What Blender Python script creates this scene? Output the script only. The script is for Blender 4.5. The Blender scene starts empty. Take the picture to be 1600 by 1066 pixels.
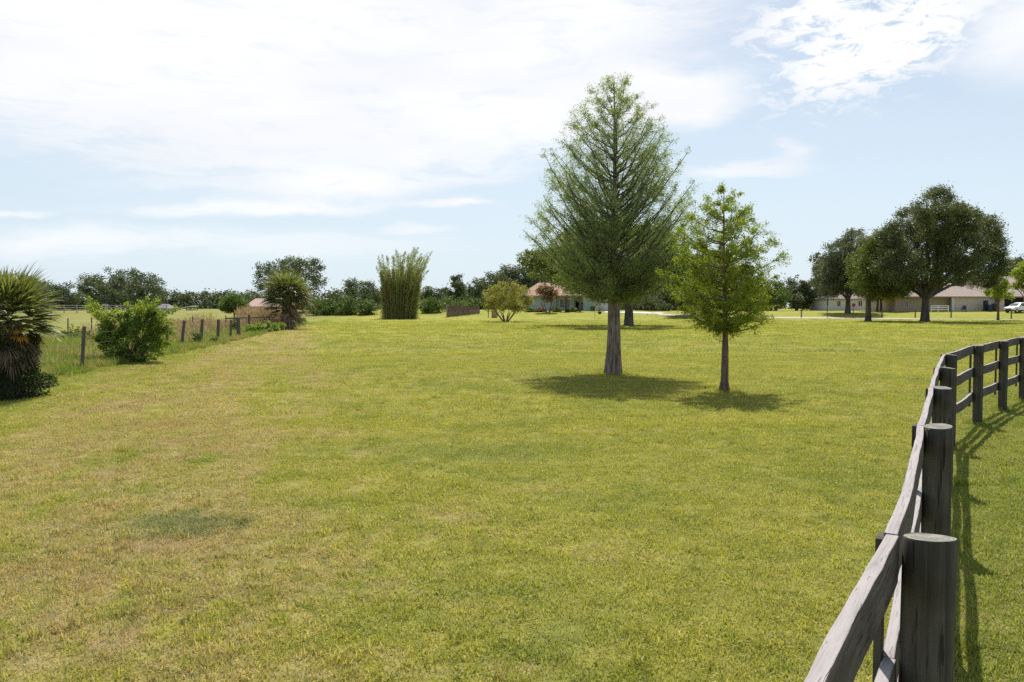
import bpy, math
import numpy as np
from mathutils import Vector, Matrix
R = math.radians
scene = bpy.context.scene
COL = scene.collection

# ------------------------------------------------------------------ camera
F = 1250.0; CX = 800.0; CY = 533.0; HOR = 478.0
CAMZ = 2.0
PITCH = math.atan((CY - HOR) / F)
cam_d = bpy.data.cameras.new("camera"); cam = bpy.data.objects.new("camera", cam_d); COL.objects.link(cam)
cam_d.sensor_width = 36.0; cam_d.lens = F / 1600 * 36; cam_d.clip_start = 0.05; cam_d.clip_end = 3000
cam.location = (0, 0, CAMZ); cam.rotation_euler = (math.pi / 2 - PITCH, 0, 0)
scene.camera = cam

# ------------------------------------------------------------------ sun, sky, exposure
SUN_EL = 57.0; SUN_AZ = 7.5        # azimuth measured from +Y towards +X
sun_d = bpy.data.lights.new("sun", 'SUN'); sun = bpy.data.objects.new("sun", sun_d); COL.objects.link(sun)
sun_d.energy = 5.0; sun_d.angle = R(0.55); sun_d.color = (1.0, 0.955, 0.87)
sv = Vector((math.sin(R(SUN_AZ)) * math.cos(R(SUN_EL)), math.cos(R(SUN_AZ)) * math.cos(R(SUN_EL)), math.sin(R(SUN_EL))))
sun.rotation_euler = sv.to_track_quat('Z', 'Y').to_euler()
scene.view_settings.view_transform = 'Standard'; scene.view_settings.look = 'None'
scene.view_settings.exposure = 0.34; scene.view_settings.gamma = 1.0
scene.view_settings.use_curve_mapping = False
scene.cycles.max_bounces = 6; scene.cycles.transparent_max_bounces = 6
scene.cycles.use_denoising = False; scene.cycles.denoiser = 'OPENIMAGEDENOISE'; scene.cycles.denoising_input_passes = 'RGB_ALBEDO_NORMAL'; scene.cycles.denoising_prefilter = 'ACCURATE'

FW = Vector((0, math.cos(PITCH), -math.sin(PITCH))); UP = Vector((0, math.sin(PITCH), math.cos(PITCH)))
def ray(px, py):
    return Vector((1, 0, 0)) * ((px - CX) / F) + UP * ((CY - py) / F) + FW
def azel(px, py):
    d = ray(px, py).normalized()
    return math.degrees(math.atan2(d.x, d.y)), math.degrees(math.asin(d.z))

class NT:
    """small node-tree writer"""
    def __init__(s, tree): s.t = tree; s.n = tree.nodes; s.l = tree.links
    def new(s, typ, **kw):
        n = s.n.new(typ)
        for k, v in kw.items(): setattr(n, k, v)
        return n
    def put(s, sock, v):
        if hasattr(v, 'links') or isinstance(v, bpy.types.NodeSocket): s.l.new(v, sock)
        else: sock.default_value = v
    def math(s, op, a, b=0.0, c=0.0, clamp=False):
        n = s.new('ShaderNodeMath', operation=op); n.use_clamp = clamp
        for i, v in enumerate((a, b, c)): s.put(n.inputs[i], v)
        return n.outputs[0]
    def vmath(s, op, a, b=(0, 0, 0)):
        n = s.new('ShaderNodeVectorMath', operation=op); s.put(n.inputs[0], a); s.put(n.inputs[1], b)
        return n.outputs[1] if op in ('LENGTH', 'DOT_PRODUCT') else n.outputs[0]
    def noise(s, vec, scale, detail=3.0, rough=0.55, col=False, dist=0.0):
        n = s.new('ShaderNodeTexNoise'); s.put(n.inputs['Vector'], vec); n.inputs['Scale'].default_value = scale
        n.inputs['Detail'].default_value = detail; n.inputs['Roughness'].default_value = rough
        n.inputs['Distortion'].default_value = dist
        return n.outputs['Color' if col else 'Fac']
    def ramp(s, v, lo, hi, a=0.0, b=1.0, smooth=True):
        n = s.new('ShaderNodeMapRange'); n.interpolation_type = 'SMOOTHSTEP' if smooth else 'LINEAR'
        for i, x in enumerate((v, lo, hi, a, b)): s.put(n.inputs[i], x)
        return n.outputs[0]
    def mix(s, f, a, b, mode='MIX'):
        n = s.new('ShaderNodeMix', data_type='RGBA', blend_type=mode); s.put(n.inputs[0], f)
        for i, v in ((6, a), (7, b)): s.put(n.inputs[i], (*v, 1.0) if isinstance(v, tuple) and len(v) == 3 else v)
        return n.outputs[2]
    def mapping(s, vec, loc=(0, 0, 0), rot=(0, 0, 0), sc=(1, 1, 1), typ='POINT'):
        n = s.new('ShaderNodeMapping', vector_type=typ); s.put(n.inputs[0], vec)
        n.inputs[1].default_value = loc; n.inputs[2].default_value = rot; n.inputs[3].default_value = sc
        return n.outputs[0]

world = bpy.data.worlds.new("World"); scene.world = world; world.use_nodes = True
world.cycles.sampling_method = 'MANUAL'; world.cycles.sample_map_resolution = 512
wt = NT(world.node_tree); wt.n.clear()
wout = wt.new('ShaderNodeOutputWorld'); wbg = wt.new('ShaderNodeBackground'); wt.l.new(wbg.outputs[0], wout.inputs[0])
sky = wt.new('ShaderNodeTexSky', sky_type='NISHITA'); sky.sun_disc = False
sky.sun_elevation = R(SUN_EL); sky.sun_rotation = R(SUN_AZ); sky.air_density = 1.0; sky.dust_density = 1.2; sky.ozone_density = 1.0
tc = wt.new('ShaderNodeTexCoord'); sep = wt.new('ShaderNodeSeparateXYZ'); wt.l.new(tc.outputs['Generated'], sep.inputs[0])
azn = wt.math('MULTIPLY', wt.math('ARCTAN2', sep.outputs[0], sep.outputs[1]), 57.2958)
eln = wt.math('MULTIPLY', wt.math('ARCSINE', sep.outputs[2]), 57.2958)
cmb = wt.new('ShaderNodeCombineXYZ'); wt.l.new(azn, cmb.inputs[0]); wt.l.new(eln, cmb.inputs[1])
AE = cmb.outputs[0]
wob = wt.noise(wt.mapping(AE, sc=(0.10, 0.32, 1)), 1.0, 5.0, 0.6, col=True)
wob = wt.vmath('SUBTRACT', wob, (0.5, 0.5, 0.5))
wobv = wt.vmath('MULTIPLY', wob, (7.0, 3.2, 0))
AEW = wt.vmath('ADD', AE, wobv)
strk = wt.noise(wt.mapping(AEW, rot=(0, 0, R(-4)), sc=(0.16, 0.85, 1)), 1.0, 7.0, 0.62)       # long streaks
fluff = wt.noise(wt.mapping(AE, rot=(0, 0, R(-28)), sc=(0.50, 1.25, 1)), 1.0, 8.0, 0.68, dist=0.5)  # broken flakes
broad = wt.noise(wt.mapping(AE, sc=(0.05, 0.14, 1)), 1.0, 3.0, 0.5)
def cloud(px, py, rx, ry, rot, soft, amount, tex, lo, hi, warp=True):
    a, e = azel(px, py); k = 57.3 / F
    v = wt.mapping(AEW if warp else AE, loc=(a, e, 0), rot=(0, 0, R(rot)), sc=(rx * k, ry * k, 1), typ='TEXTURE')
    m = wt.ramp(wt.vmath('LENGTH', v), 1.0, 1.0 - soft, 0.0, 1.0)
    if tex is not None:
        # the noise threshold falls towards the middle of the cloud
        t = wt.math('ADD', tex, wt.math('MULTIPLY', m, 0.25))
        m = wt.math('MULTIPLY', m, wt.ramp(t, lo, hi))
    return wt.math('MULTIPLY', m, amount)
CL = [
    cloud(430, 40, 900, 250, 2, 0.60, 0.62, None, 0, 1), cloud(420, 60, 880, 235, 2, 0.5, 0.9, strk, 0.44, 0.78),
    cloud(560, 235, 560, 85, 4, 0.9, 0.70, strk, 0.40, 0.75),
    cloud(1000, 152, 215, 56, -3, 0.7, 1.35, fluff, 0.36, 0.54),
    cloud(860, 190, 210, 60, -3, 0.8, 0.70, strk, 0.35, 0.70),
    cloud(1370, 70, 270, 115, 20, 0.95, 1.25, fluff, 0.565, 0.72, False),
    cloud(1250, 30, 170, 60, 15, 0.95, 1.15, fluff, 0.565, 0.72, False),
    cloud(1600, 40, 130, 100, -20, 0.9, 0.85, None, 0, 1),
    cloud(540, 285, 290, 36, 3, 0.9, 0.95, strk, 0.38, 0.66),
    cloud(420, 322, 340, 20, 3, 0.98, 0.85, strk, 0.34, 0.70),
    cloud(700, 324, 110, 10, 1, 0.9, 1.0, strk, 0.34, 0.70),
    cloud(120, 378, 300, 34, 2, 0.95, 0.62, strk, 0.35, 0.75),
    cloud(480, 385, 380, 34, 0, 0.95, 0.42, strk, 0.35, 0.75),
    cloud(1170, 262, 125, 16, -6, 0.8, 0.75, strk, 0.30, 0.66),
    cloud(1235, 238, 40, 26, -35, 0.9, 0.6, strk, 0.35, 0.7),
    cloud(640, 358, 90, 14, 3, 0.9, 0.7, strk, 0.35, 0.65),
    cloud(20, 330, 80, 8, 0, 0.95, 0.5, strk, 0.35, 0.65),
]
inv = None
for c in CL:
    k = wt.math('SUBTRACT', 1.0, c, clamp=True)
    inv = k if inv is None else wt.math('MULTIPLY', inv, k)
cov = wt.math('SUBTRACT', 1.0, inv, clamp=True)
# the clouds over the rest of the sky (seen only as light)
rest = wt.math('MULTIPLY', wt.ramp(broad, 0.45, 0.62), wt.ramp(eln, 22.0, 34.0))
cov = wt.math('MAXIMUM', cov, wt.math('MULTIPLY', rest, 0.15))
SKY_STR = 0.086
skyc = wt.vmath('SCALE', sky.outputs[0]); skyc.node.inputs[3].default_value = SKY_STR
hazew = wt.ramp(eln, 26.0, 0.0, 0.30, 0.85)                       # thin white veil, thicker low down
base = wt.mix(hazew, skyc, (0.605, 0.705, 0.790))
cc = wt.mix(wt.ramp(broad, 0.35, 0.65), (0.745, 0.755, 0.785), (0.84, 0.84, 0.845))
fin = wt.mix(cov, base, cc)
wt.l.new(fin, wbg.inputs[0]); wbg.inputs[1].default_value = 1.0

# ------------------------------------------------------------------ helpers
def hgt(x, y):
    """terrain height (works on numbers and arrays)"""
    x = np.asarray(x, float); y = np.asarray(y, float)
    t = np.clip((y - 118) / 24, 0, 1); rise = 1.08 * t * t * (3 - 2 * t)
    near = np.clip((y - 7) / 10, 0, 1) * np.clip((115 - y) / 40, 0, 1)
    b = 0.035 * np.sin(x * 0.31 + 1.2) * np.sin(y * 0.23 + 0.4) + 0.02 * np.sin(x * 0.9 + y * 0.5) + 0.03 * np.sin(y * 0.12 + x * 0.05)
    b = b + 0.22 * np.exp(-((x + 2.2) / 3.6) ** 2 - ((y - 23.5) / 3.0) ** 2) - 0.17 * np.exp(-((x + 0.4) / 2.6) ** 2 - ((y - 11.0) / 1.8) ** 2)
    far = 0.12 * np.sin(x * 0.06 + 2) * np.clip((y - 120) / 20, 0, 1)
    return rise + near * b + far
def H(x, y): return float(hgt(x, y))
def pt(px, py, Y):
    d = ray(px, py); t = Y / d.y; return Vector((d.x * t, Y, CAMZ + d.z * t))
def at(px, py):
    d = ray(px, py); lo = 1.0; t = 1.0
    prev = t
    while t < 900:
        p = d * t
        if CAMZ + p.z < H(p.x, p.y):
            a, b = prev, t
            for _ in range(30):
                m = (a + b) / 2; q = d * m
                if CAMZ + q.z < H(q.x, q.y): b = m
                else: a = m
            q = d * b; return Vector((q.x, q.y, H(q.x, q.y)))
        prev = t; t *= 1.01
    p = d * 400; return Vector((p.x, p.y, H(p.x, p.y)))
def ground(px, Y):
    d = ray(px, HOR); x = d.x / d.y * Y
    return Vector((x, Y, H(x, Y)))
def link(o, parent=None):
    COL.objects.link(o)
    if parent is not None: o.parent = parent
    return o
def tag(o, label=None, cat=None, group=None, kind=None):
    if label: o['label'] = label
    if cat: o['category'] = cat
    if group: o['group'] = group
    if kind: o['kind'] = kind
    return o
def empty(name, loc, label, cat, group=None, rz=0.0):
    o = bpy.data.objects.new(name, None); o.empty_display_size = 0.3
    o.location = loc; o.rotation_euler = (0, 0, rz); link(o)
    return tag(o, label, cat, group)
def np_mesh(name, V, Q, mat, parent=None, smooth=False, world=True):
    """V (n,3); Q (m,k) faces with k corners, or a list of such arrays. V in world space when world and parent given"""
    V = np.asarray(V, np.float32).reshape(-1, 3)
    if not isinstance(Q, list): Q = [Q]
    me = bpy.data.meshes.new(name)
    if parent is not None and world:
        V = V - np.array(parent.location, np.float32)
    me.vertices.add(len(V)); me.vertices.foreach_set('co', V.ravel())
    idx = np.concatenate([np.asarray(q, np.int32).ravel() for q in Q])
    tot = np.concatenate([np.full(len(q), np.asarray(q).shape[1], np.int32) for q in Q])
    st = np.concatenate([[0], np.cumsum(tot)[:-1]]).astype(np.int32)
    me.loops.add(len(idx)); me.loops.foreach_set('vertex_index', idx)
    me.polygons.add(len(tot)); me.polygons.foreach_set('loop_start', st); me.polygons.foreach_set('loop_total', tot)
    me.polygons.foreach_set('use_smooth', np.full(len(tot), smooth))
    me.update(calc_edges=True); me.validate()
    if mat: me.materials.append(mat)
    o = bpy.data.objects.new(name, me)
    return link(o, parent)

class MB:
    """collects simple solids into one mesh"""
    def __init__(s): s.v = []; s.f = []; s.sm = []
    def add(s, vs, fs, smooth=False):
        b = len(s.v); s.v += [tuple(p) for p in vs]; s.f += [tuple(i + b for i in f) for f in fs]; s.sm += [smooth] * len(fs)
        return s
    def box(s, x0, x1, y0, y1, z0, z1, M=None):
        vs = [Vector((x, y, z)) for z in (z0, z1) for y in (y0, y1) for x in (x0, x1)]
        if M: vs = [M @ v for v in vs]
        return s.add(vs, [(0, 2, 3, 1), (4, 5, 7, 6), (0, 1, 5, 4), (2, 6, 7, 3), (0, 4, 6, 2), (1, 3, 7, 5)])
    def tube(s, pts, rs, n=8, cap=True, flute=0.0, nf=9):
        pts = [Vector(p) for p in pts]; rings = []; vs = []
        ref = Vector((1, 0, 0.01)) if abs((pts[-1] - pts[0]).normalized().x) < 0.9 else Vector((0, 1, 0))
        for i, p in enumerate(pts):
            d = (pts[min(i + 1, len(pts) - 1)] - pts[max(i - 1, 0)]).normalized()
            a = d.cross(ref).normalized(); b = d.cross(a)
            for k in range(n):
                t = 2 * math.pi * k / n; r = rs[i]
                if flute: r *= 1 + flute * (1 - i / len(pts)) ** 2 * math.cos(nf * t + 0.6 * math.sin(3 * t))
                vs.append(p + (a * math.cos(t) + b * math.sin(t)) * r)
        fs = []
        for i in range(len(pts) - 1):
            for k in range(n):
                k2 = (k + 1) % n; fs.append((i * n + k, i * n + k2, (i + 1) * n + k2, (i + 1) * n + k))
        s.add(vs, fs, True)
        if cap: s.add(vs[-n:], [tuple(range(n))]); s.add(vs[:n], [tuple(range(n))[::-1]])
        return s
    def prism(s, poly, axis_vec, M=None):
        n = len(poly); a = [Vector(p) for p in poly]; b = [p + Vector(axis_vec) for p in a]
        vs = a + b
        if M: vs = [M @ v for v in vs]
        fs = [tuple(range(n))[::-1], tuple(range(n, 2 * n))] + [(i, (i + 1) % n, n + (i + 1) % n, n + i) for i in range(n)]
        return s.add(vs, fs)
    def build(s, name, mat, parent=None, world=False, bevel=0.0):
        me = bpy.data.meshes.new(name)
        v = s.v
        if world and parent is not None:
            off = Vector(parent.location); v = [tuple(Vector(p) - off) for p in v]
        me.from_pydata(v, [], s.f); me.polygons.foreach_set('use_smooth', s.sm); me.update()
        me.materials.append(mat)
        o = bpy.data.objects.new(name, me); link(o, parent)
        if bevel:
            m = o.modifiers.new('bevel', 'BEVEL'); m.width = bevel; m.segments = 2; m.limit_method = 'ANGLE'
        return o

# ------------------------------------------------------------------ materials
def mat_new(name):
    m = bpy.data.materials.new(name); m.use_nodes = True; t = NT(m.node_tree); t.n.clear()
    out = t.new('ShaderNodeOutputMaterial'); return m, t, out
def principled(t, out, col, rough=0.7, spec=0.3, bump=None, bstr=0.3, bdist=0.02, metal=0.0):
    b = t.new('ShaderNodeBsdfPrincipled'); t.put(b.inputs['Base Color'], (*col, 1.0) if isinstance(col, tuple) and len(col) == 3 else col)
    t.put(b.inputs['Roughness'], rough); b.inputs['Specular IOR Level'].default_value = spec; b.inputs['Metallic'].default_value = metal
    if bump is not None:
        n = t.new('ShaderNodeBump'); n.inputs['Strength'].default_value = bstr; n.inputs['Distance'].default_value = bdist
        t.put(n.inputs['Height'], bump); t.l.new(n.outputs[0], b.inputs['Normal'])
    if out is not None: t.l.new(b.outputs[0], out.inputs[0])
    return b
def plain(name, c, rough=0.6, var=0.15, scale=2.0, spec=0.3, metal=0.0):
    m, t, out = mat_new(name); g = t.new('ShaderNodeNewGeometry')
    n = t.noise(g.outputs['Position'], scale, 5.0)
    col = t.mix(t.ramp(n, 0.3, 0.7), tuple(x * (1 - var) for x in c), tuple(min(1, x * (1 + var)) for x in c))
    principled(t, out, col, rough, spec, None, 0.1, 0.01, metal); return m
def leaf_mat(name, ca, cb, trans=0.4, tint=(1.25, 1.3, 0.55), rough=0.55, spec=0.25, clump=1.5):
    m, t, out = mat_new(name); g = t.new('ShaderNodeNewGeometry')
    n = t.noise(g.outputs['Position'], clump, 2.0)
    f = t.math('ADD', t.math('MULTIPLY', g.outputs['Random Per Island'], 0.6), t.math('MULTIPLY', t.ramp(n, 0.3, 0.7), 0.4))
    col = t.mix(f, ca, cb)
    b = principled(t, None, col, rough, spec)
    tr = t.new('ShaderNodeBsdfTranslucent'); t.l.new(t.mix(1.0, col, tint, 'MULTIPLY'), tr.inputs[0])
    mx = t.new('ShaderNodeMixShader'); mx.inputs[0].default_value = trans
    t.l.new(b.outputs[0], mx.inputs[1]); t.l.new(tr.outputs[0], mx.inputs[2]); t.l.new(mx.outputs[0], out.inputs[0])
    return m
def bark_mat(name, ca, cb, s=6.0):
    m, t, out = mat_new(name); g = t.new('ShaderNodeNewGeometry')
    v = t.mapping(g.outputs['Position'], sc=(s, s, s * 0.16))
    n = t.noise(v, 1.6, 6.0, 0.65); n2 = t.noise(g.outputs['Position'], 1.3, 3.0)
    col = t.mix(t.ramp(n, 0.32, 0.68), ca, cb)
    col = t.mix(t.math('MULTIPLY', t.ramp(n2, 0.5, 0.75), 0.4), col, (0.20, 0.20, 0.17))
    principled(t, out, col, 0.9, 0.1, n, 0.9, 0.03); return m
def wood_mat(name, ca, cb, axis='Z', s=14.0, lit_top=False):
    """weathered timber, grain along the object's own axis"""
    m, t, out = mat_new(name); tcn = t.new('ShaderNodeTexCoord')
    sc = {'Z': (s, s, s * 0.06), 'X': (s * 0.06, s, s)}[axis]
    v = t.mapping(tcn.outputs['Object'], sc=sc)
    n = t.noise(v, 3.0, 7.0, 0.7, dist=0.4); n2 = t.noise(tcn.outputs['Object'], 3.0, 4.0)
    crack = t.ramp(t.noise(v, 6.0, 3.0, 0.5), 0.60, 0.68)
    col = t.mix(t.ramp(n, 0.25, 0.75), ca, cb)
    col = t.mix(t.math('MULTIPLY', t.ramp(n2, 0.45, 0.7), 0.45), col, tuple(x * 0.55 for x in ca))
    col = t.mix(t.math('MULTIPLY', crack, 0.75), col, tuple(x * 0.25 for x in ca))
    if lit_top:   # upward faces painted paler: sunlight on the board tops put into the colour
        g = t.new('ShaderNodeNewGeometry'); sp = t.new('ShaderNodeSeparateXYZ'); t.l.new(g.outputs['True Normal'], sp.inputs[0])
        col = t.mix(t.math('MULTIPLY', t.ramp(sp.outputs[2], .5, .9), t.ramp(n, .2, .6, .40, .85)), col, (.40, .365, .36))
    hh = t.math('SUBTRACT', n, t.math('MULTIPLY', crack, 0.8))
    principled(t, out, col, 0.85, 0.15, hh, 0.8, 0.006); return m

# lawn colour, shared by the ground sheet and every blade, so patches line up
gt = bpy.data.node_groups.new('lawn_colour', 'ShaderNodeTree')
gt.interface.new_socket('Color', in_out='OUTPUT', socket_type='NodeSocketColor')
gt.interface.new_socket('Dry', in_out='OUTPUT', socket_type='NodeSocketFloat')
G = NT(gt); go = G.new('NodeGroupOutput'); gg = G.new('ShaderNodeNewGeometry'); P = gg.outputs['Position']
gs = G.new('ShaderNodeSeparateXYZ'); G.l.new(P, gs.inputs[0]); gx, gy = gs.outputs[0], gs.outputs[1]
P2 = G.mapping(P, sc=(1, 1, 0))
trk = G.math('ADD', G.math('ADD', gx, 2.4), G.math('MULTIPLY', gy, 0.25))          # 0 on the worn strip
trk = G.math('ADD', trk, G.math('MULTIPLY', G.math('SUBTRACT', G.noise(P2, 0.15), 0.5), 3.0))
strip = G.ramp(G.math('ABSOLUTE', trk), 4.6, 0.4)
strip = G.math('MULTIPLY', strip, G.ramp(gy, 130, 60, 0.15, 1.0))
# ruts running along the strip
rutv = G.new('ShaderNodeCombineXYZ'); G.l.new(trk, rutv.inputs[0]); G.l.new(G.math('MULTIPLY', gy, 0.10), rutv.inputs[1])
ruts = G.noise(rutv.outputs[0], 0.75, 4.0, 0.6)
n1 = G.noise(P2, 0.22, 3.0, 0.5); n2 = G.noise(P2, 0.9, 4.0, 0.6); n3 = G.noise(P2, 5.0, 4.0, 0.65)
dryv = G.math('ADD', G.math('MULTIPLY', n1, 0.22), G.math('MULTIPLY', n2, 0.43))
dryv = G.math('ADD', dryv, G.math('MULTIPLY', n3, 0.35))
left = G.ramp(gx, 3.0, -2.0)
dryv = G.math('ADD', dryv, G.math('MULTIPLY', strip, 0.095))
dryv = G.math('ADD', dryv, G.math('MULTIPLY', G.math('MULTIPLY', strip, G.math('SUBTRACT', ruts, 0.47)), 0.95))
bl = G.vmath('MULTIPLY', G.vmath('SUBTRACT', P2, (-3.6, 6.6, 0)), (0.33, 0.45, 0))
dryv = G.math('ADD', dryv, G.ramp(G.vmath('LENGTH', bl), 1.5, 0.0, 0.0, 0.07))
dryv = G.math('ADD', dryv, G.math('MULTIPLY', left, 0.02))
dry = G.ramp(dryv, 0.53, 0.69)
lush = G.ramp(G.math('ADD', G.math('MULTIPLY', G.noise(P2, 0.35, 3.0), 0.5), G.math('MULTIPLY', G.noise(P2, 1.7, 5.0, 0.7), 0.5)), 0.48, 0.62)
fenx = G.math('SUBTRACT', gx, G.math('ADD', 0.0, G.math('MULTIPLY', gy, 0.55)))   # >0 on the near side of the paddock fence
mine = G.math('MULTIPLY', G.ramp(fenx, -0.25, 0.3), G.ramp(gy, 26.0, 15.0))
edge = G.ramp(G.math('ADD', gx, G.math('MULTIPLY', gy, 0.15)), -6.5, -8.7)         # greener along the wire fence
rowv = G.new('ShaderNodeCombineXYZ'); G.l.new(G.math('MULTIPLY', gx, 0.035), rowv.inputs[0]); G.l.new(G.math('MULTIPLY', gy, 0.16), rowv.inputs[1])
rows = G.noise(rowv.outputs[0], 1.0, 4.0, 0.6)
c = G.mix(G.ramp(n2, 0.3, 0.7), (0.365, 0.358, 0.064), (0.470, 0.442, 0.100))
c = G.mix(G.math('MULTIPLY', G.ramp(rows, 0.35, 0.68), 0.6), c, (0.305, 0.318, 0.056))
c = G.mix(G.math('MULTIPLY', lush, 0.65), c, (0.200, 0.265, 0.042))
c = G.mix(G.math('MULTIPLY', edge, 0.55), c, (0.235, 0.290, 0.048))
c = G.mix(G.math('MULTIPLY', mine, 0.60), c, (0.180, 0.235, 0.040))
dcol = G.mix(G.ramp(n3, 0.35, 0.65), (0.430, 0.315, 0.165), (0.530, 0.430, 0.220))
c = G.mix(G.math('MULTIPLY', dry, 0.80), c, dcol)
tr = G.math('SUBTRACT', G.math('ABSOLUTE', G.math('ADD', trk, 0.2)), 1.0)
tr = G.math('MULTIPLY', G.ramp(G.math('ABSOLUTE', tr), 0.55, 0.1), G.math('MULTIPLY', G.ramp(gy, 10.0, 17.0), G.ramp(gy, 110.0, 60.0)))
c = G.mix(G.math('MULTIPLY', tr, G.ramp(n2, .3, .6, .12, .5)), c, (0.50, 0.40, 0.19))
bare = G.ramp(G.math('ADD', G.math('MULTIPLY', G.noise(P2, 0.55, 5.0, 0.7), 0.85), G.math('MULTIPLY', strip, 0.10)), 0.53, 0.64)
c = G.mix(G.math('MULTIPLY', G.math('MULTIPLY', bare, G.ramp(gx, 5.0, -2.0, 0.25, 1.0)), 0.75), c, (0.46, 0.32, 0.21))
cl = G.ramp(G.noise(P2, 8.5, 4.0, 0.7), 0.50, 0.66)
c = G.mix(G.math('MULTIPLY', cl, 0.55), c, (0.150, 0.195, 0.038))
spk = G.ramp(G.noise(P2, 3.2, 5.0, 0.75), 0.56, 0.68)
c = G.mix(G.math('MULTIPLY', spk, 0.40), c, (0.190, 0.215, 0.050))
wp = G.vmath('MULTIPLY', G.vmath('SUBTRACT', G.vmath('ADD', P2, G.vmath('MULTIPLY', G.noise(P2, 2.6, 5.0, col=True), (1.1, 1.1, 0))), (-2.45, 7.85, 0)), (1.7, 2.7, 0))
c = G.mix(G.ramp(G.vmath('LENGTH', wp), 1.5, 0.2, 0.0, 0.75), c, (0.140, 0.185, 0.085))
dip = G.vmath('MULTIPLY', G.vmath('SUBTRACT', G.vmath('ADD', P2, G.vmath('MULTIPLY', G.noise(P2, 1.3, 4.0, col=True), (1.6, 1.6, 0))), (0.4, 11.9, 0)), (0.62, 1.25, 0))
c = G.mix(G.ramp(G.vmath('LENGTH', dip), 1.3, 0.3, 0.0, 0.55), c, (0.170, 0.225, 0.036))
c = G.mix(G.ramp(G.math('ADD', gx, G.math('MULTIPLY', gy, 0.15)), -10.0, -12.0, 0.0, 0.6), c, G.mix(G.ramp(n1, .35, .65), (0.24, 0.255, 0.075), (0.36, 0.30, 0.14)))
G.l.new(c, go.inputs[0]); G.l.new(dry, go.inputs[1])
def lawn(t):
    n = t.new('ShaderNodeGroup'); n.node_tree = gt; return n.outputs[0], n.outputs[1]

def ground_mat():
    m, t, out = mat_new('lawn_ground'); g = t.new('ShaderNodeNewGeometry'); P = t.mapping(g.outputs['Position'], sc=(1, 1, 0))
    c, dry = lawn(t); s = t.new('ShaderNodeSeparateXYZ'); t.l.new(g.outputs['Position'], s.inputs[0])
    fine = t.noise(P, 22.0, 5.0, 0.75)
    mid = t.noise(P, 2.6, 5.0, 0.7)
    # thatch and soil show between blades where the blades are modelled
    soil = t.mix(t.ramp(fine, 0.3, 0.7), (0.15, 0.125, 0.045), (0.28, 0.24, 0.10))
    c2 = t.mix(t.ramp(s.outputs[1], 70.0, 30.0, 0.0, 0.45), c, soil)
    c2 = t.mix(1.0, c2, t.mix(t.ramp(mid, 0.25, 0.75), (0.52, 0.54, 0.54), (0.90, 0.88, 0.87)), 'MULTIPLY')
    principled(t, out, c2, 0.95, 0.05, t.math('ADD', fine, t.math('MULTIPLY', mid, 2.0)), 0.6, 0.03); return m
def blade_mat(name, tall=False):
    m, t, out = mat_new(name); g = t.new('ShaderNodeNewGeometry'); c, dry = lawn(t); oi = t.new('ShaderNodeObjectInfo')
    if tall: c = t.mix(t.ramp(t.noise(g.outputs['Position'], 0.5, 3.0), 0.42, 0.62), (0.16, 0.23, 0.035), (0.30, 0.27, 0.11))
    r = g.outputs['Random Per Island']
    c = t.mix(t.ramp(r, 0.74, 0.97, 0.0, 0.55), c, (0.56, 0.48, 0.24))
    c = t.mix(t.ramp(r, 0.30, 0.0, 0.0, 0.5), c, (0.14, 0.21, 0.028))
    k = t.ramp(oi.outputs['Random'], 0, 1, 0.85, 1.22, False)
    cs = t.new('ShaderNodeVectorMath', operation='SCALE'); t.l.new(c, cs.inputs[0]); t.l.new(k, cs.inputs[3]); c = cs.outputs[0]
    b = principled(t, None, c, 0.5, 0.3)
    tr = t.new('ShaderNodeBsdfTranslucent'); t.l.new(t.mix(1.0, c, (1.2, 1.2, 0.6), 'MULTIPLY'), tr.inputs[0])
    mx = t.new('ShaderNodeMixShader'); mx.inputs[0].default_value = 0.45
    t.l.new(b.outputs[0], mx.inputs[1]); t.l.new(tr.outputs[0], mx.inputs[2]); t.l.new(mx.outputs[0], out.inputs[0]); return m

M_ground = ground_mat(); M_blade = blade_mat('grass_blade'); M_tall = blade_mat('tall_grass_blade', True)
M_bark = bark_mat('cypress_bark', (0.10, 0.075, 0.062), (0.33, 0.27, 0.23), 10)
M_bark_d = bark_mat('oak_bark', (0.055, 0.045, 0.04), (0.17, 0.145, 0.125), 3)
M_bark_r = bark_mat('young_bark', (0.10, 0.065, 0.045), (0.25, 0.18, 0.13), 12)

# ------------------------------------------------------------------ ground
def build_ground():
    ys = np.concatenate([np.arange(-30, 60, 0.5), np.arange(60, 170, 1.2), np.geomspace(170, 620, 26)])
    xs = np.concatenate([-np.geomspace(420, 62, 20), np.arange(-60, 60.01, 0.75), np.geomspace(62, 420, 20)])
    X, Y = np.meshgrid(xs, ys); Z = hgt(X, Y)
    V = np.stack([X, Y, Z], -1).reshape(-1, 3); nx = len(xs); ny = len(ys)
    i = (np.arange(ny - 1)[:, None] * nx + np.arange(nx - 1)[None]).ravel()
    Q = np.stack([i, i + 1, i + nx + 1, i + nx], 1)
    o = np_mesh('ground', V, Q, M_ground, smooth=True); tag(o, kind='structure')
build_ground()

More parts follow.
